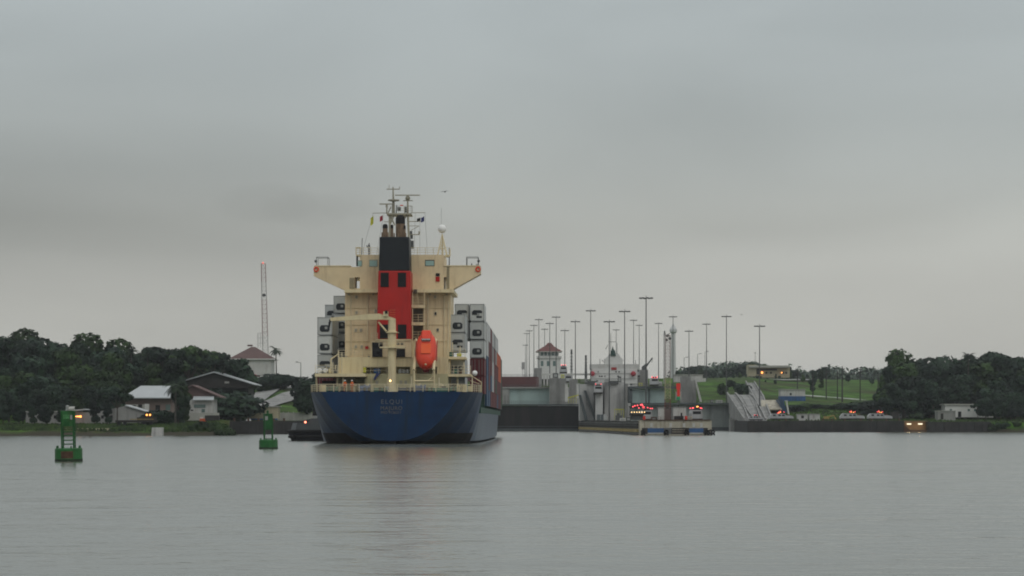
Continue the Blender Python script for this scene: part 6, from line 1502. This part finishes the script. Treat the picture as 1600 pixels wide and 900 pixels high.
row([350, 368], 850, lambda p: 572 + (p - 340) * .35 if p < 400 else 590, ['r0', 'r2'], GL, lambda i, p: "dark tree on the slope below the pale hall, %s from the left" % ORD[i], .9, 6)
for p, t, lab in ((125, 533, "palm crown poking out of the left wood's skyline, left one"), (203, 543, "palm crown at the right shoulder of the highest left wood"), (232, 551, "small palm standing on the skyline between the two wood masses")):
    palm(p, 700, t, lab, "palms rising from the left wood", cs=.9)
for p, t, k, lab in ((252, 542, 's0', "flat-topped tree with airy limbs left of the second wood mass"), (295, 541, 's1', "flat-topped tree at the peak of the second wood mass"), (329, 551, 's0', "flat-topped tree on the right shoulder of the second wood mass")):
    tree(k, p, 705, t, lab, "umbrella-crowned trees of the left wood")
palm(432, 905, 541, "tall slender palm standing alone right of the pale hall", "lone palms", cs=1.05)
tree('s0', 183, 606, 612, "slender tree with open crown in front of the long low house", "trees standing apart on the left shore", .75)
tree('t0', 278, 618, 592, "dark drooping tree between the long low house and the white house", "trees standing apart on the left shore", .8)
palm(274, 612, 593, "dark palm in front of the gap between the two left houses", "trees standing apart on the left shore", cs=1.2)
tree('t1', 288, 628, 600, "second dark tree right of the drooping tree", "trees standing apart on the left shore", .8)
tree('b1', 240, 614, 638, "low dark bush in front of the long low house", "shrubs on the left shore", 1.3, cat="shrub")
tree('b1', 262, 618, 640, "low dark bush at the foot of the drooping tree", "shrubs on the left shore", 1.2, cat="shrub")
tree('b1', 436, 850, 582, "wide flat dark tree on the hill below the lone palm", "trees near the ship's left side", 1.7)
tree('b0', 418, 852, 583, "smaller flat tree left of the wide flat one below the lone palm", "trees near the ship's left side", 1.3)
tree('r0', 482, 702, 585, "round dark tree close to the ship's left side, above the tug", "trees near the ship's left side", 1.05)
tree('r0', 500, 800, 576, "paler tree half hidden by the ship's stern", "trees near the ship's left side", 1.0)
tree('b0', 352, 745, 618, "bushy green clump right of the white house", "shrubs on the left slope", 2.0, cat="shrub")
tree('b1', 368, 748, 618, "dark green clump below the shed's right eave", "shrubs on the left slope", 1.1, cat="shrub")
tree('b0', 374, 684, 638, "leafy clump left of the pale block", "shrubs on the left slope", 1.4, cat="shrub")
# left shore weeds
for i, (p, t) in enumerate(((300, 664), (311, 660), (322, 657), (333, 660), (345, 661), (355, 664), (18, 668), (60, 667))):
    tree('b0', p, 592 + (p % 5), t, "weedy green shrub at the left waterline, %s from the right of its row" % ORD[(5 - i) % 8] if i < 6 else "low weedy shrub at the waterline near the left edge, %s one" % ("left" if i == 6 else "right"), "weedy shrubs along the left waterline", 1.1, cat="shrub")
# right wood
GR = "trees of the dark wood on the right shore"
rk = interp([(1388, 575), (1395, 557), (1410, 549), (1425, 548), (1438, 553), (1455, 553), (1475, 552), (1490, 548), (1505, 546), (1520, 547), (1530, 556), (1545, 549), (1560, 542), (1575, 543), (1588, 552), (1610, 553), (1700, 550)])
row([1402, 1419, 1436, 1454, 1472, 1489, 1506, 1522, 1540, 1558, 1574, 1592, 1612, 1636], 860, lambda p: rk(p) - 3, ['r0','r1','r2','r0'], GR, lambda i, p: "broad dark tree on the skyline of the right wood, %s from its left end" % ORD[i], 1.0, 10)
row([1396, 1412, 1432, 1452, 1474, 1496, 1518, 1538, 1560, 1584, 1608, 1630], 838, lambda p: rk(p) + 20, ['r0','r2','t0','r1'], GR, lambda i, p: "dark tree just below the skyline of the right wood, %s from its left end" % ORD[i], 1.1, 5)
row([1392, 1414, 1436, 1458, 1482, 1508, 1534, 1560, 1586, 1612], 826, lambda p: 594 + p % 7, ['r0','r2','t0','t1'], GR, lambda i, p: "dark tree in the front row of the right wood, %s from its left end" % ORD[i], 1.2, 3)
row([1540, 1562, 1580, 1600, 1622], 806, lambda p: 616 + p % 7, ['r0', 't0', 'r2'], GR, lambda i, p: "lower dark tree right of the white house, %s from it" % ORD[i], 1.0, 3)
for p, t, lab in ((1512, 551, "palm crown standing above the right wood's skyline"),): palm(p, 835, t, lab, "palms rising from the right wood")
tree('s0', 1528, 806, 630, "flat-topped tree in front of the white house's right end", "trees near the white house", .8)
tree('r0', 1385, 880, 597, "rounded tree at the left foot of the right wood, upper one", "trees near the white house", .8)
tree('r2', 1376, 870, 605, "rounded tree at the left foot of the right wood, lower one", "trees near the white house", .7)
tree('b0', 1436, 812, 644, "green shrub left of the white panels", "shrubs on the right shore", 1.4, cat="shrub")
for i, p in enumerate((1352, 1366, 1385, 1402, 1418)): tree('b0', p, 905, 628 + i % 3, "low green shrub on the right bank, %s from the left" % ORD[i], "hedge shrubs on the right bank", 1.5, cat="shrub")
for i, (p, D, t, k) in enumerate(((1146, 1240, 584, 'r0'), (1136, 1250, 586, 'r2'), (1156, 1260, 582, 'r1'), (1166, 1220, 588, 't0'), (1184, 1290, 586, 'b1'), (1212, 1240, 584, 't0'), (1218, 1260, 586, 'r0'), (1200, 1270, 590, 'b1'), (1243, 1380, 574, 'r2'), (1290, 1420, 570.5, 'r0'), (1283, 1500, 573, 'r0'), (1232, 1420, 573, 'r1'), (1127, 1280, 584, 'r0'), (1060, 1400, 577, 'r0'), (1074, 1450, 574, 'r2'), (1083, 1420, 569, 'r0'), (1092, 1430, 571, 'r1'), (1103, 1460, 574, 'r2'), (1115, 1480, 576, 'r0'), (1206, 1420, 569, 'r2'), (1217, 1440, 570, 'r0'), (1194, 1430, 569, 'r1'), (1160, 1450, 566, 'r0'), (1150, 1460, 569, 'r2'), (1172, 1460, 566, 'r1'), (1135, 1460, 573, 'r0'))):
    near = "the beige building" if 1140 < p < 1245 else ("the round-topped tower" if p < 1100 else ("the grass bank's top" if p < 1140 else "the hill road"))
    tree(k, p, D, t, "dark tree on the rise near %s, %s of the hill group" % (near, ORD[i]), "trees on the rise behind the locks", 1.0 if p < 1240 else .8)

for i, (p, D, t, k, w_) in enumerate(((1238, 880, 631, 'b1', 2.2), (1256, 885, 629, 'b0', 2.0), (1275, 890, 630, 'b1', 2.4), (1296, 884, 632, 'b0', 2.1), (1316, 890, 629, 'b1', 2.3), (1338, 888, 628, 'b1', 2.2), (1358, 892, 626, 'b0', 2.4), (1378, 880, 624, 'b1', 2.2), (1398, 876, 622, 'b1', 2.5), (1288, 870, 640, 'b0', 1.4), (1350, 862, 641, 'b1', 1.5), (1420, 870, 630, 'b0', 2.0), (1440, 864, 634, 'b1', 1.8), (1456, 850, 636, 'b1', 1.6))):
    tree(k, p, D, t, "spreading shrub on the rough bank behind the right quay, %s from the left" % ORD[i], "spreading shrubs behind the right quay", w_, cat="shrub")
for i, (p, D, t, k) in enumerate(((1271, 1060, 580, 't0'), (1283, 1120, 577, 't1'), (1157, 1000, 597, 'b1'), (1127, 1010, 598, 'b0'), (1142, 1050, 592, 'b1'), (1211, 1120, 592, 'r0'), (1196, 1130, 594, 'r2'), (1255, 1190, 585, 'r1'), (1325, 1210, 583, 'r0'), (1362, 1180, 588, 'r2'))):
    tree(k, p, D, t, "small tree dotted on the right lawn, %s" % ["behind the blue and white building's right", "tallest slim one", "above the wide ramp", "on the bank's left crest", "on the crest near the ramp top", "left of the beige building's lawn road", "just left of that tree", "right of the lawn road", "beyond the middle poles", "nearest the dark wood"][i], "small trees dotted on the right lawn", .75)
for i, (p, t, k, w_) in enumerate(((300, 601, 'r2', .8), (318, 606, 'b1', 1.8), (336, 600, 'r0', .8), (350, 610, 'b1', 1.3), (364, 614, 'b0', 1.0), (376, 622, 'b1', .8), (344, 614, 'b1', 1.6), (360, 620, 'b0', 1.1))):
    tree(k, p, 690, t, "dark leafy growth in front of the open shed, %s from the left" % ORD[[0, 1, 2, 4, 6, 7, 3, 5][i]], "growth in front of the open shed", w_)
for i, p in enumerate((1552, 1570, 1590, 1612)): tree('b1' if i % 2 else 'b0', p, 781, 660 - i % 3, "dark bush at the waterline beyond the right quay's end, %s from the left" % ORD[i], "waterline bushes at far right", 1.5, cat="shrub")
# far wooded hills: one mass nobody could count
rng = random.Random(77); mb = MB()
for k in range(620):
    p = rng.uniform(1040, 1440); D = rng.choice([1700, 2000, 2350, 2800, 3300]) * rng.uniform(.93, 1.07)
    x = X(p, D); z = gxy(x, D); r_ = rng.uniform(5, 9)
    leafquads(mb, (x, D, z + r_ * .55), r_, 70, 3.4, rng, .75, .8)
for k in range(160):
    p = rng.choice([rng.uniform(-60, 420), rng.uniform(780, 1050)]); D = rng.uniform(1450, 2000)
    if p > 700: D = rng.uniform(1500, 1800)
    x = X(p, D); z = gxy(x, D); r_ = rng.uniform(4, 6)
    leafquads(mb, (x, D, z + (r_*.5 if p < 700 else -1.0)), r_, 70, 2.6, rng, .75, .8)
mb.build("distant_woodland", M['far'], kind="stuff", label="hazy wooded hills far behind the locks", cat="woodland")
# grass tufts breaking the line of the banks
mb = MB(); rng = random.Random(5)
for k in range(9000):
    left = rng.random() < .5
    p = rng.uniform(-20, 360) if left else rng.uniform(1180, 1620); D = rng.uniform(583, 625) if left else rng.uniform(786, 900)
    x = X(p, D); z = gxy(x, D)
    if z < .9: continue
    h_ = rng.uniform(.25, .8); a = rng.uniform(0, 3.14); c_, s_ = math.cos(a)*.45, math.sin(a)*.45
    i = len(mb.v); mb.v += [(x - c_, D - s_, z - .2), (x + c_, D + s_, z - .2), (x + c_*.6, D + s_*.6 - .15, z + h_), (x - c_*.5, D - s_*.5 + .1, z + h_*.8)]; mb.f.append((i, i+1, i+2, i+3))
mb.build("grass", M['weedy'], kind="stuff")

# ------------------------------------------------------------------ birds
def bird(p, t, D, span, label, tilt):
    mb = MB(); s = span / 2
    for sg_ in (-1, 1):
        mb.add([(0, -.12, 0), (0, .14, 0), (sg_*s*.5, .12, .16*s), (sg_*s*.5, -.1, .16*s), (sg_*s, .1, -.02*s)], [(0,1,2,3), (3,2,4)])
    mb.lathe([(.01, -.3), (.08, -.15), (.09, .05), (.03, .25), (.01, .42)], (0, 0, -.02), 8, 'y')
    o = mb.build("seagull", M['bird']); o.location = (X(p, D), D, Z(t, D)); o.rotation_euler = (R(10), R(tilt), R(25)); md = o.modifiers.new("thick", 'SOLIDIFY'); md.thickness = .03
    tag(o, label, "bird", "birds in flight")
bird(695, 299.5, 330, 1.15, "bird flying right of the ship's mast top", -8)
bird(1159, 491.5, 700, 1.2, "small bird flying above the right-hand masts", 5)

# ------------------------------------------------------------------ funnel smoke drifting left of the masts
sm = bpy.data.materials.new("thin_smoke"); sm.use_nodes = True; t = sm.node_tree; t.nodes.clear()
so_ = t.nodes.new("ShaderNodeOutputMaterial"); pv = t.nodes.new("ShaderNodeVolumePrincipled")
pv.inputs["Color"].default_value = (.16, .15, .13, 1); pv.inputs["Density"].default_value = .0055
t.links.new(pv.outputs[0], so_.inputs["Volume"])
for (a, b, rx, rz) in ((572, 326, 3.6, 1.6), (535, 320, 5.5, 2.4), (480, 327, 8, 3.0), (418, 318, 9, 3.4)):
    D = 392; MB().lathe([(max(rx * math.sin(math.pi*i/10), .01) , -rx * math.cos(math.pi*i/10)) for i in range(11)], (0, 0, 0), 18).build("smoke", sm, kind="stuff")
    o = bpy.data.objects[[q.name for q in bpy.data.objects if q.name.startswith("smoke")][-1]]
    o.location = (X(a, D), D, Z(b, D)); o.scale = (1, .7, rz / rx)

# ------------------------------------------------------------------ small things on quays and walls
def bollard_row(pts, group, labf):
    proto = None
    for i, (x, y, z) in enumerate(pts):
        if proto is None:
            proto = MB().lathe([(.32, 0), (.28, .1), (.22, .5), (.34, .58), (.34, .72), (.2, .8)], n=10).build("bollard", M['rust']); o = proto
        else: o = proto.copy(); C.objects.link(o)
        o.location = (x, y, z); tag(o, labf(i), "bollard", group)
bollard_row([(X(p, 781), 781, 3.72) for p in (1228, 1286, 1300, 1320, 1345, 1362, 1385, 1405)], "bollards on the right quay edge", lambda i: "rusty bollard on the right quay's edge, %s from the left" % ORD[i])
bollard_row([(X(p, 663), 663, 3.62) for p in (366, 388, 404, 428, 444)], "bollards on the left quay edge", lambda i: "rusty bollard on the left quay's edge, %s from the left" % ORD[i])
def fence(p0, p1, D, zf, h, step, m, name, label, cat="fence", rails=2, r=.05):
    o = empty(name, (X(p0, D), D, 0), 0, label=label, cat=cat); mb = MB(); n = int((p1 - p0) / step)
    for k in range(n):
        a = p0 + k * step; b = a + step; za = zf(X(a, D), D); zb = zf(X(b, D), D)
        mb.tube((X(a, D), D, za - .2), (X(a, D), D, za + h), r, r, 4)
        for j in range(rails): q = h * (j + 1) / rails; mb.tube((X(a, D), D, za + q), (X(b, D), D, zb + q), r * .7, r * .7, 4)
    rel(mb, o).build("rails", M[m], o)
fence(1242, 1388, 905, lambda x, y: gxy(x, y), 1.6, 4, 'steel', "wire_fence", "thin wire fence across the right bank above the locomotives")
fence(1100, 1136, 958, lambda x, y: 10.6, 1.2, 2.5, 'grey', "guard_railing", "grey guard railing along the foot of the grass bank", "railing", 3)
fence(790, 858, 989, lambda x, y: Z(605, 989), 1.1, 2.5, 'steel', "guard_railing", "dark guard railing on top of the teal gate", "railing", 3)
fence(775, 902, 871, lambda x, y: 9.9, 1.1, 3, 'steel', "guard_railing", "dark guard railing on top of the dark wet gate", "railing", 2)
fence(986, 1060, 983.5, lambda x, y: Z(603.5, 983.5), 1.1, 3, 'steel', "guard_railing", "dark guard railing on top of the right lane's pale gate", "railing", 3)
fence(908, 975, 845.5, lambda x, y: Z(597, 845.5), 1.1, 3, 'grey', "guard_railing", "grey guard railing on top of the stepped concrete blocks", "railing", 3)
fence(1105, 1138, 903.2, lambda x, y: Z(629.5, 903.2), 1.1, 3, 'steel', "guard_railing", "dark guard railing on top of the weathered grey gate", "railing", 2)
random.seed(9)
for i, (p, D, z, w_, h_, m_, nm, lab) in enumerate((
    (917, 846.5, 'b', 1.4, 1.2, 'grey', "control_box", "small grey box on the left end of the stepped blocks"),
    (948, 847, 'b', 1.8, 1.6, 'whited', "control_box", "white box right of the stepped blocks' locomotive"),
    (968, 847, 'b', 1.2, 2.0, 'steel', "control_box", "dark upright box at the right end of the stepped blocks"),
    (868, 978, 590.5, 2.2, 2.0, 'steel', "machinery_cabinet", "dark machinery cabinet on top of the broad ribbed pier"),
    (879, 978, 590.5, 1.4, 1.4, 'brightyellow', "yellow_box", "small yellow box on top of the broad ribbed pier"),
    (1030, 986, 603, 2.6, 1.8, 'whited', "machinery_cabinet", "white cabinet on the right lane's pale gate walkway"),
    (1001, 986, 603, 1.6, 1.2, 'brightyellow', "yellow_box", "small yellow box on the pale gate's walkway"),
    (1124, 906, 629.5, 2.4, 1.1, 'whited', "machinery_cabinet", "low white cabinet on the weathered grey gate"),
    (1112, 906, 629.5, 1.0, 1.3, 'steel', "machinery_cabinet", "dark cabinet on the weathered grey gate"),
    (982, 625, 656.8, 1.2, 1.0, 'steel', "tool_chest", "dark chest on the approach wall left of the trolley"),
    (973, 640, 657, 1.6, .8, 'whited', "tool_chest", "white chest on the approach wall, left one of two"),
    (1022, 611, 656.8, 1.4, 1.1, 'rust', "cable_reel", "rusty cable reel box between the trolley and the narrow cabin"),
    (1078, 609, 656.8, 1.2, 1.2, 'dirtycream', "tool_chest", "cream chest right of the wide white cabin"))):
    z0 = Z(597, D) if z == 'b' else Z(z, D)
    if nm in ("tool_chest", "cable_reel"): z0 = 3.62
    o = MB().box(-w_/2, w_/2, 0, w_*.7, 0, h_).build(nm, M[m_], bevel=.05); o.location = (X(p, D), D, z0); tag(o, lab, nm.replace('_', ' '))
    MB().box(-w_*.3, w_*.3, -.05, -.002, h_*.2, h_*.75).build("door", M['grey' if m_ != 'grey' else 'steel'], o)
